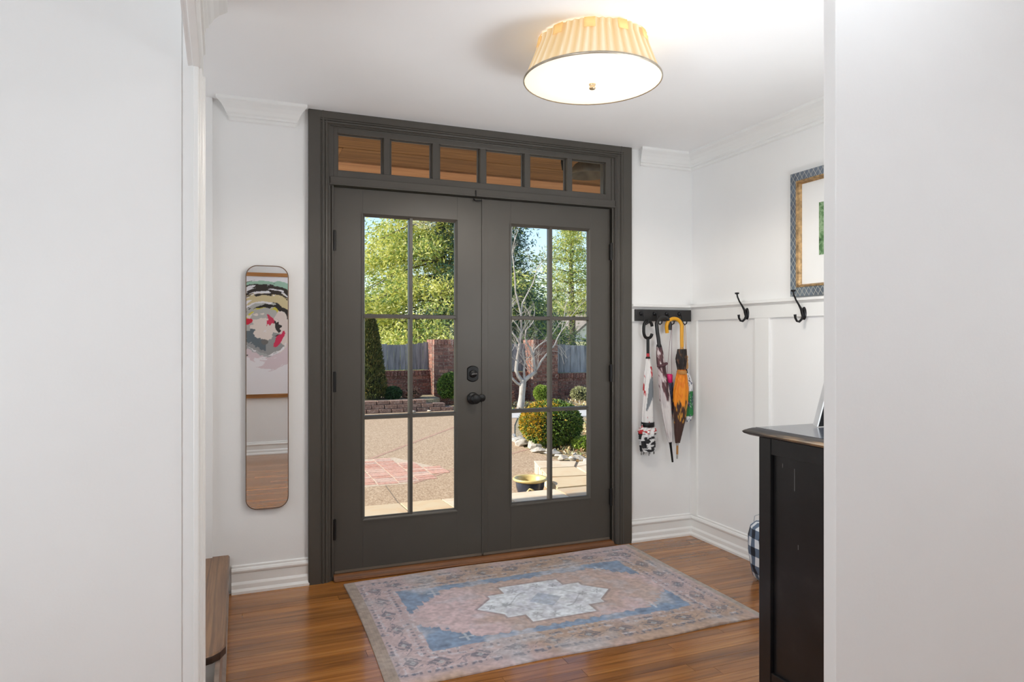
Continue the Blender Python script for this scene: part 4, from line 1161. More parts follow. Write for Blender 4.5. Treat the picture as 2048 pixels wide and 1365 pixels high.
MB().prism([(0.3, 2.85), (1.55, 2.85), (2.06, 3.42), (1.70, 4.32), (0.3, 4.32)], 'z', ZG - 0.02, ZG + 0.0015).build('paver_bedding', grain_mat('pale_mortar', [(0.3, (180, 156, 130)), (0.7, (212, 194, 170))], 40, 0.9, 0.3), dv)
rb = random.Random(8)
cx_ = 0.42
while cx_ < 2.1:
    yy_ = 2.87 + rb.random() * 0.06
    while yy_ < 4.3:
        hgt = 0.10 if rb.random() < 0.8 else 0.2
        xc, yc = cx_ + 0.098, yy_ + hgt / 2
        if xc + 0.09 < 2.11 - abs(yc - 3.42) * (0.42 if yc > 3.42 else 0.62) and yc + hgt / 2 < 4.32:
            share(pv_me, 'paver_brick', dv, (xc, yc, ZG), (rb.uniform(-.01, .01), rb.uniform(-.01, .01), rb.uniform(-.015, .015)), (0.19 + rb.uniform(-.006, .006), hgt - 0.010, 1))
        yy_ += hgt
    cx_ += 0.205

MB().prism([(4.3, 8.5), (4.42, 7.45), (6.0, 7.2), (9.5, 6.6), (9.6, 7.6), (6.2, 8.25)], 'z', ZG - 0.1, ZG + 0.01).build('garden_path', M_path, kind='structure', label='pale concrete path curving behind the round shrub', cat='path')

# ------------------------------------------------------------------ porch: flagstones
M_flag = NM('flagstone'); rnd = M_flag.n('ObjectInfo').outputs['Random']
c = M_flag.ramp(rnd, [(0.0, (206, 188, 158)), (0.3, (222, 208, 184)), (0.55, (196, 178, 152)), (0.8, (214, 192, 156)), (1.0, (190, 182, 170))])
nn = M_flag.noise(M_flag.pos(), 5, 5, 0.65, 0.6)
c = M_flag.mix(M_flag.math('MULTIPLY', M_flag.ramp(nn, [(0.45, (0, 0, 0)), (0.7, (255, 255, 255))]), 0.5), c, (204, 160, 112))
M_flag.color(c); M_flag.set(Roughness=0.75); M_flag.bump(nn, 0.35, 0.01)
PZ = -0.030
psl = MB().box(-1.6, 5.0, 0.15, 1.62, ZG - 0.2, PZ - 0.012).prism([(2.56, 1.60), (5.0, 1.60), (5.0, 2.60), (3.4, 2.68), (2.88, 2.90)], 'z', ZG - 0.2, PZ - 0.012)
porch = psl.build('porch_slab', grain_mat('porch_mortar', [(0.3, (150, 138, 120)), (0.7, (186, 174, 154))], 30), kind='structure', label='flagstone porch slab outside the doors', cat='porch')
def flag(poly, inset=0.008):
    cxx = sum(p[0] for p in poly) / len(poly); cyy = sum(p[1] for p in poly) / len(poly)
    q = []
    for (x, y) in poly:
        d = Vector((x - cxx, y - cyy)); L = d.length
        d = d * (1 - inset * 1.3 / L)
        q.append((cxx + d.x, cyy + d.y))
    MB().prism(q, 'z', PZ - 0.014, PZ + rb.uniform(-0.002, 0.003)).build('flagstone', M_flag.m, porch)
# main strip: border row at the outer edge and irregular field stones
xs_ = [-1.6, -1.05, -0.5, 0.15, 0.62, 1.18, 1.52, 2.02, 2.50, 3.02, 3.5, 4.2, 5.0]
for i in range(len(xs_) - 1):
    a, b = xs_[i], xs_[i + 1]
    flag([(a, 1.26 + 0.03 * math.sin(i * 2)), (b, 1.26 + 0.03 * math.sin((i + 1) * 2)), (b + 0.02 * math.sin(i), 1.64), (a + 0.02 * math.sin(i - 1), 1.64)])
k1 = [-1.6, -0.9, -0.35, 0.30, 0.80, 1.36, 1.80, 2.40, 2.85, 3.4, 4.1, 5.0]
for i in range(len(k1) - 1):
    a, b = k1[i], k1[i + 1]
    flag([(a + 0.05, 0.72 + 0.06 * math.sin(i * 3)), (b + 0.05, 0.72 + 0.06 * math.sin((i + 1) * 3)), (b - 0.04, 1.25 + 0.02 * math.sin(b * 4)), (a - 0.04, 1.25 + 0.02 * math.sin(a * 4))])
    flag([(a, 0.16), (b, 0.16), (b + 0.05, 0.71 + 0.06 * math.sin((i + 1) * 3)), (a + 0.05, 0.71 + 0.06 * math.sin(i * 3))])
for poly in ([(2.54, 1.66), (3.02, 1.66), (3.06, 2.02), (2.66, 2.08)], [(2.66, 2.09), (3.06, 2.03), (3.12, 2.45), (2.76, 2.50)], [(2.76, 2.51), (3.12, 2.46), (3.28, 2.72), (2.87, 2.92)],
             [(3.03, 1.66), (3.55, 1.66), (3.62, 2.10), (3.07, 2.03)], [(3.07, 2.04), (3.62, 2.11), (3.5, 2.58), (3.13, 2.45)], [(3.14, 2.46), (3.5, 2.59), (3.46, 2.68), (3.29, 2.71)],
             [(3.56, 1.66), (4.2, 1.66), (4.1, 2.2), (3.63, 2.10)], [(3.63, 2.11), (4.1, 2.21), (4.2, 2.64), (3.51, 2.66)], [(4.21, 1.66), (5.0, 1.66), (5.0, 2.6), (4.21, 2.62)]):
    flag(poly)
# rough-cut face stones at the side of the extension
M_face = brick_mat('cream_limestone', [(0.0, (214, 196, 164)), (0.5, (226, 206, 168)), (1.0, (202, 180, 146))])
for k in range(5):
    t0 = k / 5; t1 = (k + 1) / 5 - 0.02
    xa, ya = 2.545 + 0.33 * t0, 1.67 + 1.24 * t0; xb, yb = 2.545 + 0.33 * t1, 1.67 + 1.24 * t1
    MB().prism([(xa, ya), (xb, yb), (xb + 0.06, yb - 0.01), (xa + 0.06, ya - 0.01)], 'z', ZG - 0.1, PZ - 0.016).build('face_stone', M_face, porch)

# ------------------------------------------------------------------ porch roof of wide planks
M_plank = wood_mat('rough_sawn_plank', (96, 66, 34), (150, 108, 62), (176, 132, 82), 'x', 0.9, 0.8, 0.0, 1.2)
M_plank2 = wood_mat('paler_sawn_plank', (146, 104, 72), (188, 142, 104), (206, 162, 124), 'x', 0.9, 0.8, 0.0, 0.8)
roof = MB().box(-2.75, 5.2, 0.14, 2.02, 2.66, 2.72).build('porch_roof', plain('roof_deck', (70, 56, 44), 0.8), kind='structure', label='plank underside of the porch roof seen through the transom', cat='roof')
ys_ = [0.15, 0.52, 0.88, 1.26, 1.625, 2.02]
for i in range(5):
    xx = -2.75
    while xx < 5.2:
        L = 2.2 + rb.random() * 1.6
        zz_ = 2.60 + rb.uniform(-0.004, 0.004) - (0.012 if i == 4 else 0)
        MB().prism([(ys_[i] + 0.005, zz_), (ys_[i + 1] - 0.006, zz_), (ys_[i + 1] - 0.006, zz_ + 0.05), (ys_[i] + 0.005, zz_ + 0.05)], 'x', xx, min(xx + L, 5.2) - 0.004).build('roof_plank', M_plank2 if i == 4 else M_plank, roof)
        xx += L
lant = empty('porch_lantern', (2.38, 0.80, 2.60), 'dark porch lantern with grey bell canopy seen through the transom', 'lantern')
M_bell = plain('weathered_grey_metal', (104, 98, 88), 0.6, 0.15, 14, 0.3)
MB().lathe([(0.020, 2.575), (0.05, 2.565), (0.10, 2.535), (0.135, 2.49), (0.15, 2.455), (0.145, 2.452), (0.10, 2.50), (0.0, 2.53)], (2.38, 0.80, 0), seg=32).build('canopy', M_bell, lant)
MB().tube([(2.38, 0.80, 2.60), (2.38, 0.80, 2.56)], 0.012, 10).build('stem', M_black, lant)
MB().tube([(2.17, 0.80, 2.60), (2.165, 0.80, 2.53), (2.175, 0.80, 2.48), (2.20, 0.80, 2.465), (2.215, 0.80, 2.49), (2.205, 0.80, 2.53), (2.24, 0.80, 2.565), (2.30, 0.80, 2.57)], 0.009, 8).build('scroll_bracket', M_black, lant)

# ------------------------------------------------------------------ planter
pt = empty('planter', (2.385, 1.885, ZG), 'glazed blue-black planter with cream rim beside the porch step', 'planter')
PT = plain('blue_black_glaze', (46, 52, 66), 0.2, 0.3, 8)
PTc = plain('cream_glaze', (206, 186, 128), 0.35, 0.12, 10)
MB().lathe([(0.0, ZG), (0.085, ZG), (0.105, ZG + 0.03), (0.125, ZG + 0.10), (0.130, ZG + 0.15)], (2.385, 1.885, 0), seg=36).build('body', PT, pt)
MB().lathe([(0.130, ZG + 0.148), (0.150, ZG + 0.158), (0.154, ZG + 0.168), (0.150, ZG + 0.178), (0.132, ZG + 0.176), (0.122, ZG + 0.160), (0.110, ZG + 0.09), (0.0, ZG + 0.08)], (2.385, 1.885, 0), seg=36).build('rim', PTc, pt)
MB().tube([(2.37, 1.74, ZG + 0.06), (2.35, 1.735, ZG + 0.10), (2.32, 1.745, ZG + 0.11), (2.30, 1.76, ZG + 0.08)], 0.008, 8).build('handle', PTc, pt)

# ------------------------------------------------------------------ brick walls, pillars, fences
M_brick = brick_mat('red_brick', [(0.0, (88, 52, 46)), (0.3, (122, 72, 60)), (0.55, (142, 88, 70)), (0.8, (104, 66, 58)), (1.0, (166, 112, 90))])
M_mort = grain_mat('grey_mortar', [(0.3, (116, 98, 88)), (0.7, (150, 132, 120))], 40, 0.95, 0.3)
bk = MB().box(-0.5, 0.5, -0.5, 0.5, -0.5, 0.5).build('brick', M_brick)
bk_me = bk.data; bpy.data.objects.remove(bk)
def bricks_face(parent, x0, x1, yf, z0, z1, cap=True, flip=False):
    """running-bond courses on a face that looks towards -y at y = yf; soldier course on top"""
    zt_ = z1 - (0.115 if cap else 0)
    n = max(1, round((zt_ - z0) / 0.076)); ch = (zt_ - z0) / n
    for r in range(n):
        x = x0 - (0.105 if r % 2 else 0)
        while x < x1 - 0.02:
            a, b = max(x, x0), min(x + 0.21, x1)
            if b - a > 0.03:
                share(bk_me, 'brick', parent, ((a + b) / 2, yf + 0.045 + rb.uniform(-.003, .003), z0 + (r + 0.5) * ch), (0, rb.uniform(-.01, .01), 0), (b - a - 0.012, 0.10, ch - 0.012))
            x += 0.21
    if cap:
        x = x0
        while x < x1 - 0.02:
            b = min(x + 0.075, x1)
            share(bk_me, 'brick', parent, ((x + b) / 2, yf + 0.045 - 0.012, zt_ + 0.0575), (0, rb.uniform(-.02, .02), 0), (b - x - 0.010, 0.13, 0.108))
            x += 0.075
def brick_wall(x0, x1, yf, z1, label, xb0=None, xb1=None):
    w = empty('brick_wall', ((x0 + x1) / 2, yf + 0.12, ZG), label, 'wall', kind='thing')
    MB().box(x0, x1, yf + 0.006, yf + 0.22, ZG - 0.1, z1 - 0.006).build('mortar_core', M_mort, w)
    bricks_face(w, xb0 if xb0 is not None else x0, xb1 if xb1 is not None else x1, yf, ZG, z1)
    return w
def pillar(x0, x1, yf, depth, z1, label):
    w = empty('brick_pillar', ((x0 + x1) / 2, yf + depth / 2, ZG), label, 'pillar')
    MB().box(x0 + 0.006, x1 - 0.006, yf + 0.006, yf + depth, ZG - 0.1, z1 - 0.006).build('mortar_core', M_mort, w)
    bricks_face(w, x0, x1, yf, ZG, z1, True)
    # sunlit side towards -x
    n = round((z1 - ZG) / 0.076); ch = (z1 - ZG) / n
    for r in range(n):
        y = yf + 0.10 - (0.0 if r % 2 else 0.05)
        while y < yf + depth - 0.02:
            b = min(y + 0.21, yf + depth)
            share(bk_me, 'brick', w, (x0 + 0.045, (max(y, yf + 0.10) + b) / 2, ZG + (r + 0.5) * ch), (0, 0, 0), (0.10, b - max(y, yf + 0.10) - 0.012, ch - 0.012))
            y += 0.21
brick_wall(1.2, 3.80, 10.5, 0.575, 'low brick wall under the fence behind the block edging')
pillar(3.79, 4.55, 10.22, 0.55, 1.235, 'tall brick pillar seen through the left door beside the round shrub')
brick_wall(4.55, 6.09, 10.5, 0.50, 'low brick wall between the two brick pillars')
pillar(6.06, 6.68, 10.22, 0.55, 1.225, 'tall brick pillar behind the bare white-barked tree')
brick_wall(6.68, 9.6, 10.5, 0.445, 'low brick wall under the fence right of the bare tree', None, 8.1)

M_fence = NM('weathered_fence_board')
rnd = M_fence.n('ObjectInfo').outputs['Random']
nn = M_fence.noise(M_fence.mapping(M_fence.pos(), (30, 30, 2.2)), 1.0, 5, 0.65)
cf = M_fence.ramp(nn, [(0.3, (104, 104, 104)), (0.5, (146, 147, 149)), (0.7, (176, 175, 174))])
hs = M_fence.n('HueSaturation'); M_fence.l(cf, hs.inputs['Color']); M_fence.l(M_fence.math('ADD', M_fence.math('MULTIPLY', rnd, 0.4), 0.72), hs.inputs['Value'])
M_fence.color(hs.outputs[0]); M_fence.set(Roughness=0.9)
def fence(x0, x1, yf, z0, ztop, label):
    f = empty('board_fence', ((x0 + x1) / 2, yf, z0), label, 'fence')
    x = x0
    while x < x1 - 0.03:
        b = min(x + 0.125 + rb.uniform(-0.02, 0.02), x1)
        zz_ = ztop((x + b) / 2) + rb.uniform(-0.008, 0.008)
        yy_ = yf + rb.uniform(-0.006, 0.006)
        MB().box(x + 0.003, b - 0.003, yy_, yy_ + 0.018, z0, zz_).build('fence_board', M_fence.m, f)
        x = b
    for zr in (z0 + 0.12, z0 + 0.42):
        MB().box(x0, x1, yf + 0.03, yf + 0.07, zr, zr + 0.08).build('fence_rail', M_fence.m, f)
fence(1.2, 3.79, 10.66, 0.58, lambda x: 1.175 - 0.055 * math.sin(max(0, min(1, (x - 2.4) / 1.4)) * PI) + (0.04 if x < 2.5 else 0), 'grey board fence with dipped top left of the tall pillar')
fence(4.55, 6.07, 10.66, 0.505, lambda x: 1.13, 'grey board fence between the two brick pillars')
fence(6.68, 9.6, 10.66, 0.45, lambda x: 1.125 - 0.045 * min(1, (x - 6.68) / 0.9), 'grey board fence right of the bare tree')

# ------------------------------------------------------------------ block edging and planting bed
M_block = brick_mat('tumbled_concrete_block', [(0.0, (120, 92, 80)), (0.5, (140, 110, 94)), (1.0, (104, 84, 76))])
eb = empty('block_edging', (2.6, 9.2, ZG), 'low retaining edge of three courses of tumbled blocks', 'garden edging')
blk = MB()
v8 = [(-0.5, -0.42, -0.5), (0.5, -0.42, -0.5), (0.5, 0.5, -0.5), (-0.5, 0.5, -0.5), (-0.5, -0.42, 0.5), (0.5, -0.42, 0.5), (0.5, 0.5, 0.5), (-0.5, 0.5, 0.5)]
blk.add([(-0.46, -0.5, -0.46), (0.46, -0.5, -0.46), (0.46, -0.5, 0.46), (-0.46, -0.5, 0.46), (-0.5, -0.40, -0.5), (0.5, -0.40, -0.5), (0.5, -0.40, 0.5), (-0.5, -0.40, 0.5), (-0.42, 0.5, -0.5), (0.42, 0.5, -0.5), (0.42, 0.5, 0.5), (-0.42, 0.5, 0.5)],
        [(0, 1, 2, 3), (0, 4, 5, 1), (1, 5, 6, 2), (2, 6, 7, 3), (3, 7, 4, 0), (4, 8, 9, 5), (5, 9, 10, 6), (6, 10, 11, 7), (7, 11, 8, 4), (8, 11, 10, 9)])
bo = blk.build('edging_block', M_block); blk_me = bo.data; bpy.data.objects.remove(bo)
for r, xe in ((0, 3.72), (1, 3.62), (2, 3.22)):
    x = 1.25 + 0.11 * r
    while x < xe:
        w_ = 0.235 + rb.uniform(-0.015, 0.015)
        share(blk_me, 'edging_block', eb, (x + w_ / 2, 9.17 + 0.03 * r + 0.02 * math.sin(x), ZG + 0.037 + 0.075 * r), (rb.uniform(-.03, .03), rb.uniform(-.02, .02), rb.uniform(-.04, .04)), (w_ - 0.008, 0.18, 0.070))
        x += w_
MB().prism([(1.0, 9.28), (3.5, 9.30), (3.75, 9.6), (3.79, 10.5), (1.0, 10.5)], 'z', ZG - 0.05, 0.055).build('planting_bed', M_mulch, kind='structure', label='raised planting bed behind the block edging', cat='planting bed')

# ------------------------------------------------------------------ limestone rocks along the driveway
M_rock = NM('pale_limestone'); nn = M_rock.noise(M_rock.pos(), 9, 6, 0.7)
M_rock.color(M_rock.ramp(nn, [(0.3, (112, 104, 94)), (0.5, (176, 168, 156)), (0.7, (214, 208, 198))])); M_rock.set(Roughness=0.95); M_rock.bump(nn, 0.5, 0.02)
def rock(x, y, sx, sy, sz, seed, label='large pale limestone rock along the driveway edge below the round shrub', group='limestone edging rocks', z=None, mat=None):
    bm = bmesh.new(); bmesh.ops.create_icosphere(bm, subdivisions=2, radius=1)
    r_ = random.Random(seed)
    ax = [(Vector((r_.gauss(0, 1), r_.gauss(0, 1), r_.gauss(0, 1))).normalized(), r_.uniform(0.38, 0.8)) for _ in range(11)]
    for v in bm.verts:
        for (n, d) in ax:
            k = v.co.dot(n)
            if k > d: v.co -= n * (k - d)
    me = bpy.data.meshes.new('rock')
    for v in bm.verts: v.co = Vector((v.co.x * sx, v.co.y * sy, v.co.z * sz))
    bm.to_mesh(me); bm.free(); me.materials.append(mat or M_rock.m)
    o = bpy.data.objects.new('rock', me); COL.objects.link(o)
    o.location = (x, y, (ZG if z is None else z) + sz * 0.45); o.rotation_euler = (0, 0, r_.uniform(0, 6))
    prop(o, label, 'rock', group)
rk_pts = [(3.50, 5.05, .13, .10, .06), (3.46, 4.82, .10, .09, .06), (3.50, 4.60, .12, .10, .08), (3.49, 4.42, .12, .09, .09), (3.47, 4.22, .11, .10, .08), (3.48, 4.02, .12, .10, .07), (3.50, 3.83, .11, .12, .06), (3.52, 3.62, .13, .10, .05), (3.45, 3.45, .09, .08, .05), (3.62, 3.40, .12, .08, .05), (3.72, 3.22, .13, .09, .05), (3.90, 3.45, .12, .12, .05), (3.60, 5.28, .10, .09, .06)]
rj = random.Random(77)
for q in list(rk_pts):
    rk_pts.append((q[0] + rj.uniform(0.03, 0.16), q[1] + rj.uniform(-0.1, 0.1), rj.uniform(.04, .08), rj.uniform(.04, .07), rj.uniform(.03, .05)))
for i, q in enumerate(rk_pts):
    kw_ = {} if i < 13 else dict(label='fist-sized pale stone tucked behind the larger driveway edging rocks', group='small stones behind the edging rocks')
    rock(q[0] + rj.uniform(-.03, .03), q[1], q[2] * rj.uniform(.7, 1.25), q[3] * rj.uniform(.7, 1.2), q[4] * rj.uniform(.7, 1.2), seed=i + 20, **kw_)
for i, q in enumerate([(3.86, 9.32, .13, .09, .07), (4.08, 9.25, .12, .10, .07), (4.27, 9.3, .10, .10, .08), (3.80, 9.16, .10, .07, .05), (3.36, 9.02, .10, .05, .03), (3.05, 8.98, .09, .05, .03)]):
    rock(*q, seed=i + 60, label='pale rock at the foot of the clipped shrub by the tall pillar', group='rocks by the tall pillar')
rock(4.35, 4.05, 0.16, 0.14, 0.13, 91, 'single grey boulder right of the round shrub', None, mat=plain('grey_boulder', (112, 108, 104), 0.9, 0.2, 8))

# ------------------------------------------------------------------ foliage
def leaf_mat(name, stops, rough=0.6, trans=0.25):
    m = NM(name)
    rnd = m.n('NewGeometry').outputs['Random Per Island']
    c = m.ramp(rnd, stops)
    m.color(c); m.set(Roughness=rough)
    tl = m.n('BsdfTranslucent'); m.l(c, tl.inputs[0])
    mx_ = m.n('MixShader'); mx_.inputs[0].default_value = trans
    m.l(m.b.outputs[0], mx_.inputs[1]); m.l(tl.outputs[0], mx_.inputs[2]); m.l(mx_.outputs[0], m.out.inputs[0])
    return m.m
def leaves(name, pts, dirs, length, width, mat, parent, seed=0, spread=0.7, **kw):
    """small folded leaf blades (two quads each) at points, pointing along dirs"""
    r_ = np.random.RandomState(seed); n = len(pts)
    d = dirs + spread * r_.normal(size=(n, 3)); d /= np.linalg.norm(d, axis=1, keepdims=True)
    s = np.cross(d, r_.normal(size=(n, 3))); s /= np.linalg.norm(s, axis=1, keepdims=True)
    u = np.cross(d, s)
    L = length * (0.7 + 0.6 * r_.rand(n, 1)); Wd = width * (0.7 + 0.6 * r_.rand(n, 1))
    p0 = pts; p1 = pts + d * L * 0.45 + s * Wd * 0.5 + u * Wd * 0.25; p2 = pts + d * L; p3 = pts + d * L * 0.45 - s * Wd * 0.5 + u * Wd * 0.25
    v = np.stack([p0, p1, p2, p3], 1).reshape(-1, 3)
    f = np.arange(4 * n).reshape(n, 4)
    f = np.concatenate([f[:, [0, 1, 2]], f[:, [0, 2, 3]]])
    return obj_from_np(name, v, f, mat, parent, False, **kw)

M_box = leaf_mat('boxwood_leaf', [(0.0, (44, 66, 26)), (0.4, (76, 106, 38)), (0.75, (116, 146, 58)), (1.0, (158, 180, 84))])
M_boxy = leaf_mat('yellow_boxwood_leaf', [(0.0, (120, 110, 30)), (0.4, (186, 158, 40)), (0.75, (214, 178, 56)), (1.0, (226, 160, 50))])
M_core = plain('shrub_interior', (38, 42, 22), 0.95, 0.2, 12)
def ball_shrub(name, c, rx, rz, n, size, label, seed, mats=(None, None), frac=None, cat='shrub'):
    s = empty(name, c, label, cat)
    r_ = np.random.RandomState(seed)
    d = r_.normal(size=(n, 3)); d /= np.linalg.norm(d, axis=1, keepdims=True)
    d = d[d[:, 2] > -0.85]
    bumpy = 1 + 0.05 * np.sin(d[:, 0] * 7 + seed) * np.sin(d[:, 1] * 8 + 1) * np.sin(d[:, 2] * 6)
    k = (0.90 + 0.12 * r_.rand(len(d))) * bumpy
    P = np.array([c[0], c[1], c[2] + rz]) + d * k[:, None] * np.array([rx, rx, rz])
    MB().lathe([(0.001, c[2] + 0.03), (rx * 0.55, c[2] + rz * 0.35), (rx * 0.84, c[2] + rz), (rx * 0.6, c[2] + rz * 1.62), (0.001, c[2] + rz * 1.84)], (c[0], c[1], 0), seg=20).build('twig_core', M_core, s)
    if frac is None:
        leaves('foliage', P, d, size, size * 0.55, mats[0] or M_box, s, seed, 0.7, kind='stuff')
    else:
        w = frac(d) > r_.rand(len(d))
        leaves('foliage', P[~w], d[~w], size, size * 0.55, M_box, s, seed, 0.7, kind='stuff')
        leaves('yellow_foliage', P[w], d[w], size, size * 0.55, M_boxy, s, seed + 1, 0.7, kind='stuff')
    MB().tube([(c[0], c[1], c[2] - 0.03), (c[0], c[1], c[2] + rz * 0.6)], [0.03, 0.015], 8).build('stem', plain('grey_bark', (120, 108, 94), 0.9, 0.15, 20), s)
ball_shrub('clipped_shrub', (3.78, 4.42, ZG), 0.40, 0.295, 11000, 0.034, 'large round clipped shrub with yellow leaves seen through the right door', 3, frac=lambda d: np.clip(-0.15 - 0.9 * d[:, 0] + 0.35 * d[:, 2] + 0.15 * np.sin(d[:, 1] * 9), 0.03, 0.92))  # yellow leaves get likelier towards the left and the top
ball_shrub('clipped_shrub', (4.05, 9.75, 0.0), 0.29, 0.27, 5000, 0.042, 'round clipped shrub in front of the tall brick pillar', 5)
M_lime = leaf_mat('lime_leaf', [(0.0, (92, 116, 40)), (0.5, (140, 166, 62)), (1.0, (186, 204, 96))])
ball_shrub('clipped_shrub', (6.05, 9.72, ZG + 0.06), 0.165, 0.16, 2600, 0.035, 'small lime green ball shrub on a short stem by the bare tree', 6, (M_lime, None))
M_dkg = leaf_mat('dark_leaf', [(0.0, (26, 52, 30)), (0.6, (46, 84, 44)), (1.0, (78, 116, 60))])
ball_shrub('low_shrub', (2.82, 9.75, 0.055), 0.17, 0.115, 2000, 0.04, 'low dark green shrub before the brick wall in the raised bed', 7, (M_dkg, None))
M_red = leaf_mat('russet_leaf', [(0.0, (112, 70, 58)), (0.5, (158, 112, 92)), (1.0, (184, 148, 124))])
ball_shrub('low_shrub', (3.22, 9.8, 0.055), 0.19, 0.10, 700, 0.05, 'sparse russet shrub right of the low dark green shrub', 8, (M_red, None))
M_pale = leaf_mat('pale_sage_leaf', [(0.0, (128, 128, 84)), (0.5, (172, 172, 120)), (1.0, (200, 198, 150))])
ball_shrub('low_shrub', (7.1, 9.95, ZG), 0.20, 0.15, 900, 0.05, 'pale sage shrub before the right brick wall', 9, (M_pale, None))
ball_shrub('low_shrub', (4.06, 4.02, ZG), 0.15, 0.075, 1300, 0.035, 'low spreading green shrub just right of the large round shrub', 10, (M_lime, None))
ball_shrub('low_shrub', (4.40, 3.72, ZG), 0.12, 0.12, 1100, 0.035, 'small yellow-green shrub at the right edge of the right door glass', 11, (M_lime, None))
ball_shrub('low_shrub', (4.9, 9.3, ZG), 0.30, 0.20, 900, 0.06, 'brown twiggy shrub left of the bare tree trunk', 12, (M_red, None))

# columnar evergreen at the left edge of the left door glass
av = empty('columnar_evergreen', (2.40, 9.85, 0.055), 'narrow columnar evergreen at the left edge of the left door glass', 'tree')
r_ = np.random.RandomState(2); n = 9000
h = r_.rand(n) ** 0.8; a = r_.rand(n) * 2 * PI
rad = 0.30 * (1 - h) ** 0.62 * (0.85 + 0.2 * r_.rand(n)) + 0.01
P = np.stack([2.40 + rad * np.cos(a), 9.85 + rad * np.sin(a), 0.06 + 1.62 * h], -1)
Dv = np.stack([np.cos(a) * 0.5, np.sin(a) * 0.5, np.full(n, 0.9)], -1)
M_av = leaf_mat('arborvitae_spray', [(0.0, (44, 54, 26)), (0.4, (70, 82, 38)), (0.75, (98, 106, 50)), (1.0, (132, 120, 66))])
leaves('foliage', P, Dv, 0.075, 0.028, M_av, av, 4, 0.45, kind='stuff')
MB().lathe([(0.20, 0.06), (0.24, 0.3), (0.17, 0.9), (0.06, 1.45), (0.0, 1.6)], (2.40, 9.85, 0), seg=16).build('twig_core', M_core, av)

# ground litter stones / leaves in the bed: real scattered pieces
r_ = np.random.RandomState(12); n = 16000
P = np.stack([r_.uniform(3.4, 9.0, n), r_.uniform(2.9, 10.4, n), np.full(n, ZG + 0.004)], -1)
keep = (P[:, 0] > 3.55 + np.clip((P[:, 1] - 4.8) * 0.42, 0, 1.2)) & ~((P[:, 1] > 6.6) & (P[:, 1] < 8.5)) & (P[:, 1] < 10.1)
P = P[keep]
M_lit = leaf_mat('leaf_litter', [(0.0, (128, 98, 66)), (0.3, (176, 146, 104)), (0.6, (206, 186, 144)), (0.8, (150, 160, 96)), (1.0, (222, 214, 196))], 0.9, 0.1)
leaves('leaf_litter', P, np.tile([0, 0, 0.25], (len(P), 1)), 0.06, 0.04, M_lit, None, 5, 1.0, kind='stuff', label='dry leaf litter scattered over the garden beds', cat='leaf litter')

# ------------------------------------------------------------------ trees
M_bark = NM('dark_bark'); nn = M_bark.noise(M_bark.mapping(M_bark.pos(), (9, 9, 2)), 1.5, 5, 0.7)
M_bark.color(M_bark.ramp(nn, [(0.3, (62, 54, 46)), (0.7, (122, 110, 98))])); M_bark.set(Roughness=0.95); M_bark.bump(nn, 0.6, 0.03); M_bark = M_bark.m
M_wbark = NM('pale_smooth_bark'); nn = M_wbark.noise(M_wbark.mapping(M_wbark.pos(), (6, 6, 3)), 2.0, 4)
M_wbark.color(M_wbark.ramp(nn, [(0.3, (138, 130, 122)), (0.6, (184, 178, 170)), (0.8, (158, 150, 140))])); M_wbark.set(Roughness=0.85); M_wbark = M_wbark.m
M_gbark = plain('grey_twig', (142, 134, 126), 0.9, 0.15, 3)

def twigs(mb, p, d, L, r, depth, rr_, spread=0.55, up=0.12, seg=5, kids=(2, 3)):
    pts = [Vector(p)]; dd = Vector(d).normalized(); steps = 3
    rads = [r]
    for i in range(steps):
        dd = (dd + Vector((rr_.gauss(0, .14), rr_.gauss(0, .14), rr_.gauss(0, .10) + up * 0.4))).normalized()
        pts.append(pts[-1] + dd * L / steps); rads.append(r * (1 - 0.38 * (i + 1) / steps))
    mb.tube(pts, rads, seg, caps=False)
    if depth <= 0: return
    for k in range(rr_.randint(*kids)):
        q = pts[rr_.choice((2, 3))] if k else pts[-1]
        nd = (dd + Vector((rr_.gauss(0, spread), rr_.gauss(0, spread), rr_.gauss(0, spread * 0.6) + up))).normalized()
        twigs(mb, q, nd, L * rr_.uniform(0.58, 0.82), rads[-1] * 0.78, depth - 1, rr_, spread, up, max(3, seg - 1), kids)

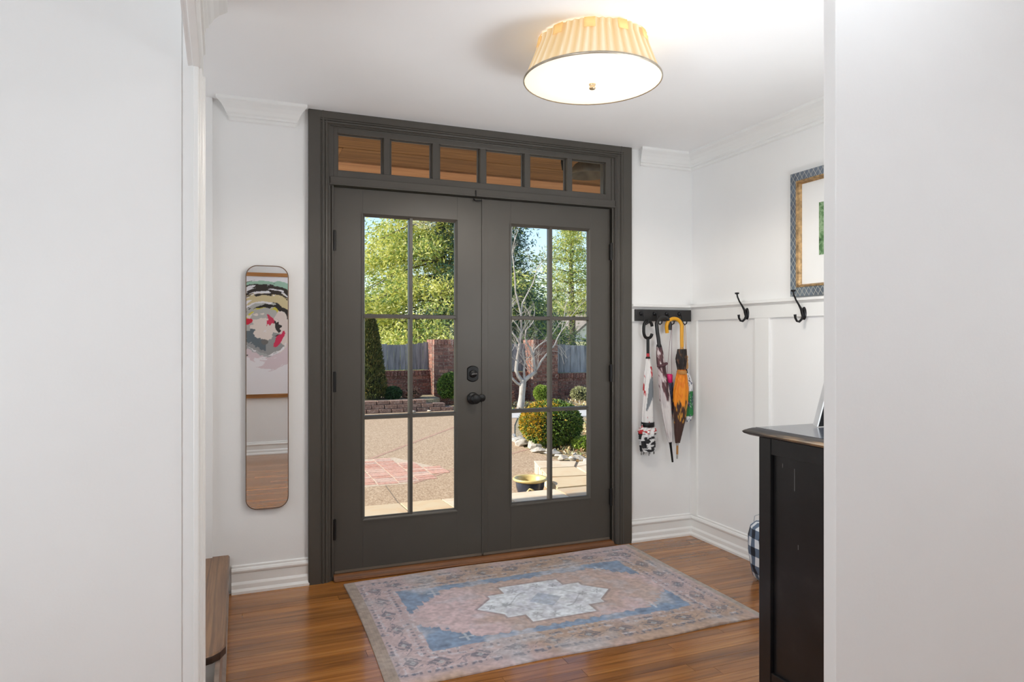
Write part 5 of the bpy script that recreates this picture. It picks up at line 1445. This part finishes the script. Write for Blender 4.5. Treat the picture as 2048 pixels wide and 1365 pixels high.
# bare small tree with pale bark (right door)
bt = empty('bare_tree', (5.24, 8.9, ZG), 'small bare tree with pale smooth forking branches in front of the brick pillar', 'tree')
yb = 8.9
tr_ = MB()
tr_.tube([(5.20, yb, ZG - 0.05), (5.235, yb, 0.0), (5.25, yb, 0.15), (5.265, yb, 0.32), (5.28, yb, 0.42)], [0.082, 0.070, 0.062, 0.066, 0.058], 14)
tr_.build('trunk', M_wbark, bt)
limbs = [
    ([(5.27, .38), (5.17, .50), (5.12, .62), (5.14, .80), (5.19, 1.06), (5.21, 1.22), (5.24, 1.37), (5.235, 1.60), (5.225, 1.75)], [.060, .055, .05, .046, .04, .036, .032, .028, .026]),
    ([(5.225, 1.74), (5.16, 1.98), (5.105, 2.19), (5.09, 2.5), (5.06, 2.75), (5.03, 2.95), (5.08, 3.2), (5.12, 3.32), (5.19, 3.55)], [.026, .024, .022, .019, .016, .014, .012, .010, .008]),
    ([(5.225, 1.74), (5.26, 1.95), (5.38, 2.16), (5.50, 2.36), (5.56, 2.52), (5.60, 2.66), (5.70, 2.80), (5.80, 2.93)], [.024, .021, .019, .017, .014, .012, .010, .007]),
    ([(5.05, 2.9), (5.02, 3.1), (5.05, 3.5)], [.013, .010, .007]),
    ([(5.20, 1.15), (5.12, 1.28), (5.05, 1.37), (4.98, 1.5), (4.90, 1.72)], [.030, .026, .022, .018, .013]),
    ([(5.24, 1.37), (5.14, 1.52), (5.03, 1.64), (4.94, 1.8)], [.020, .017, .014, .010]),
    ([(5.29, .40), (5.38, .48), (5.46, .53), (5.54, .59)], [.062, .058, .052, .046]),
    ([(5.54, .59), (5.51, .74), (5.49, .90), (5.42, 1.05), (5.33, 1.18), (5.30, 1.27), (5.32, 1.42), (5.40, 1.50), (5.47, 1.59), (5.50, 1.8), (5.47, 1.96)], [.04, .038, .034, .028, .024, .021, .019, .016, .014, .011, .008]),
    ([(5.49, .90), (5.53, 1.02), (5.62, 1.10), (5.73, 1.17), (5.84, 1.22), (5.97, 1.36), (6.12, 1.55)], [.026, .023, .02, .018, .016, .013, .010]),
    ([(5.54, .59), (5.62, .70), (5.68, .80), (5.81, .94), (5.90, 1.03), (5.99, 1.12), (6.05, 1.25), (6.12, 1.36), (6.22, 1.48), (6.30, 1.60), (6.41, 1.74), (6.58, 1.93)], [.034, .03, .028, .025, .022, .02, .018, .016, .014, .012, .010, .007]),
    ([(6.12, 1.40), (6.18, 1.62), (6.23, 1.84), (6.30, 2.1)], [.012, .010, .008, .005]),
    ([(5.99, 1.12), (6.12, 1.08), (6.22, .96), (6.26, .84)], [.010, .008, .006, .004]),
    ([(5.90, 1.0), (6.05, .98), (6.15, .90), (6.20, .72)], [.008, .006, .005, .003]),
    ([(5.26, .30), (5.14, .36), (5.04, .46), (4.92, .56), (4.78, .64)], [.045, .038, .032, .026, .02]),
    ([(5.30, .45), (5.29, .62), (5.31, .78), (5.27, .92), (5.26, 1.02)], [.036, .03, .026, .02, .016]),
    ([(5.14, .80), (5.02, .88), (4.92, .90), (4.80, .98)], [.018, .015, .012, .008]),
    ([(5.29, .88), (5.40, .86), (5.48, .90), (5.56, .95)], [.014, .011, .009, .006]),
    ([(5.54, .60), (5.44, .70), (5.38, .78), (5.37, .98)], [.016, .013, .010, .007]),
]
rr_ = random.Random(17)
for (pp, rads) in limbs:
    m = MB(); off = [rr_.uniform(-0.04, 0.04)]
    pts = []
    for i, (x, z) in enumerate(pp):
        pts.append((x, yb + off[0] * i * 0.6, z))
    rads = [q * 0.72 for q in rads]
    m.tube(pts, rads, 9)
    for k in range(6):
        i = rr_.randint(max(1, len(pts) // 2), len(pts) - 1)
        twigs(m, pts[i], (rr_.gauss(0, .6), rr_.gauss(0, .6), 0.7), 0.28, min(0.006, rads[i] * 0.5), 2, rr_, 0.5, 0.15, 4)
    m.build('limb', M_wbark, bt)

# conifers
def conifer(name, base, H, R0, mats, label, seed, tiers, clump_n, L, Wd, trunk_r, zlow=0.2, droop=0.25, power=0.8, dens=7, keep=None):
    t = empty(name, base, label, 'tree')
    r = np.random.RandomState(seed); bx, by, bz = base
    MB().tube([(bx, by, bz - 0.1), (bx + 0.03, by, bz + H * 0.35), (bx - 0.03, by, bz + H * 0.7), (bx, by, bz + H)], [trunk_r, trunk_r * 0.8, trunk_r * 0.5, 0.02], 10).build('trunk', M_bark, t)
    allp, alld = [], []
    bm_ = MB()
    for i in range(tiers):
        f = zlow + (1 - zlow) * i / (tiers - 1)
        z = bz + H * f
        R = R0 * max(0.0, 1 - f) ** power + 0.15
        nb_ = dens
        for k in range(nb_):
            a = 2 * PI * (k + r.rand() * 0.8) / nb_ + i * 0.7
            Lb = R * (0.65 + 0.45 * r.rand())
            d = np.array([math.cos(a), math.sin(a), 0.0])
            tip = np.array([bx, by, z]) + d * Lb + np.array([0, 0, -droop * Lb * (0.5 + r.rand())])
            p0 = np.array([bx, by, z])
            bm_.tube([tuple(p0), tuple((p0 + tip) / 2 + np.array([0, 0, 0.06 * Lb])), tuple(tip)], [0.035 * Lb / R0 + 0.008, 0.02 * Lb / R0 + 0.006, 0.005], 5, caps=False)
            nc = max(2, int(Lb * 2.6))
            for c in range(nc):
                q = 0.30 + 0.70 * (c + r.rand()) / nc
                cp = p0 * (1 - q) + tip * q + r.normal(size=3) * 0.10 * Lb * np.array([1, 1, 0.5])
                m = int(clump_n * (0.6 + 0.8 * r.rand()))
                rad = 0.20 + 0.10 * Lb / R0
                pp = cp + r.normal(size=(m, 3)) * np.array([rad, rad, rad * 0.5])
                allp.append(pp); alld.append(np.tile(d * 0.6 + np.array([0, 0, -0.15]), (m, 1)))
    bm_.build('branches', M_bark, t, kind='stuff')
    P = np.concatenate(allp); Dv = np.concatenate(alld)
    which = r.rand(len(P)) + 0.25 * np.sin(P[:, 0] * 2.1) * np.sin(P[:, 2] * 2.7)
    for j, mt in enumerate(mats):
        s = (which >= j / len(mats)) & (which < (j + 1) / len(mats)) if 0 < j < len(mats) - 1 else (which < 1 / len(mats) if j == 0 else which >= j / len(mats))
        if s.sum(): leaves('foliage', P[s], Dv[s], L, Wd, mt, t, seed + j, 0.55, kind='stuff')
    return t
M_yg = leaf_mat('yellow_green_needles', [(0.0, (164, 170, 78)), (0.4, (208, 208, 104)), (0.75, (232, 230, 140)), (1.0, (246, 242, 184))], 0.5, 0.5)
M_mg = leaf_mat('mid_green_needles', [(0.0, (96, 120, 64)), (0.5, (138, 162, 86)), (1.0, (178, 194, 116))], 0.5, 0.5)
M_dgn = leaf_mat('blue_green_needles', [(0.0, (34, 62, 56)), (0.5, (58, 94, 80)), (1.0, (92, 128, 102))], 0.5, 0.35)
conifer('evergreen_tree', (6.15, 18.0, 0.0), 10.5, 4.6, (M_yg, M_yg, M_mg), 'large yellow-green evergreen filling the left door glass', 3, 22, 95, 0.15, 0.045, 0.24, zlow=0.11, droop=0.28, power=0.9, dens=9)
conifer('evergreen_tree', (12.5, 21.0, 0.3), 5.3, 1.75, (M_mg, M_yg), 'slender yellow-green conifer in the upper right pane of the right door', 5, 9, 85, 0.15, 0.035, 0.16, zlow=0.36, droop=-0.10, power=0.45, dens=6)
conifer('evergreen_tree', (7.1, 16.6, 0.0), 8.0, 1.9, (M_dgn, M_dgn), 'dark blue-green pine at the left of the right door glass', 7, 13, 125, 0.15, 0.035, 0.16, zlow=0.20, droop=0.0, power=0.35, dens=6)
for i, (x, y, h_, w_) in enumerate(((7.9, 15.2, 2.6, 0.9), (9.3, 17.5, 2.4, 1.0), (10.6, 19.0, 2.0, 1.1))):
    conifer('evergreen_shrub', (x, y, 0.0), h_, w_, (M_dgn, M_mg), ('dark bushy evergreen rising behind the bare tree', 'bushy evergreen above the fence right of the bare tree', 'small bushy evergreen far behind the right fence')[i], 20 + i, 8, 60, 0.12, 0.04, 0.08, zlow=0.08, droop=0.1, power=0.5, dens=7)

# far bare trees
for i, (x, y, h_) in enumerate(((9.6, 26, 2.1), (13.6, 27, 2.0), (15.5, 24, 1.7), (11.0, 30, 2.3), (4.2, 34, 2.2), (8.4, 38, 2.4))):
    t = empty('bare_tree', (x, y, 0.8), ('leafless grey tree on the far left side of the right door glass', 'leafless grey tree behind the slender conifer', 'leafless grey tree at the right edge of the right door glass', 'tall leafless tree between the pine and the slender conifer', 'leafless tree far beyond the left fence', 'leafless tree far behind the large evergreen')[i], 'tree')
    m = MB(); rr_ = random.Random(40 + i)
    m.tube([(x, y, 0.3), (x, y, 0.8 + h_ * 0.4)], [0.11, 0.085], 8)
    for k in range(4):
        twigs(m, (x, y, 0.8 + h_ * 0.4), (rr_.gauss(0, .45), rr_.gauss(0, .45), 1), h_ * 0.75, 0.06, 5, rr_, 0.42, 0.22, 5)
    m.build('limbs', M_gbark, t)

# ------------------------------------------------------------------ far white house
ho = empty('house', (19.5, 31.5, 0.6), 'white gabled house beyond the right fence', 'house')
M_hw = plain('white_siding', (226, 222, 216), 0.7, 0.03, 3)
MB().prism([(17.2, 0.2), (22.4, 0.2), (22.4, 1.45), (19.8, 3.4), (17.2, 1.45)], 'y', 30.0, 36).build('walls', M_hw, ho)
rf = plain('grey_shingle_roof', (120, 112, 104), 0.9, 0.15, 4)
MB().prism([(16.85, 1.22), (19.8, 3.45), (19.8, 3.58), (16.8, 1.32)], 'y', 29.7, 36.3).build('roof_slope', rf, ho)
MB().prism([(22.75, 1.22), (19.8, 3.45), (19.8, 3.58), (22.8, 1.32)], 'y', 29.7, 36.3).build('roof_slope', rf, ho)
for k in range(2):
    wd = MB().box(17.75 + k * 2.2, 18.65 + k * 2.2, 29.95, 30.0, 0.75, 1.25).build('window', plain('window_trim', (200, 198, 192), 0.6), ho)
    MB().box(17.82 + k * 2.2, 18.58 + k * 2.2, 29.93, 29.96, 0.80, 1.20).build('pane', plain('dark_far_glass', (70, 76, 82), 0.2), wd)
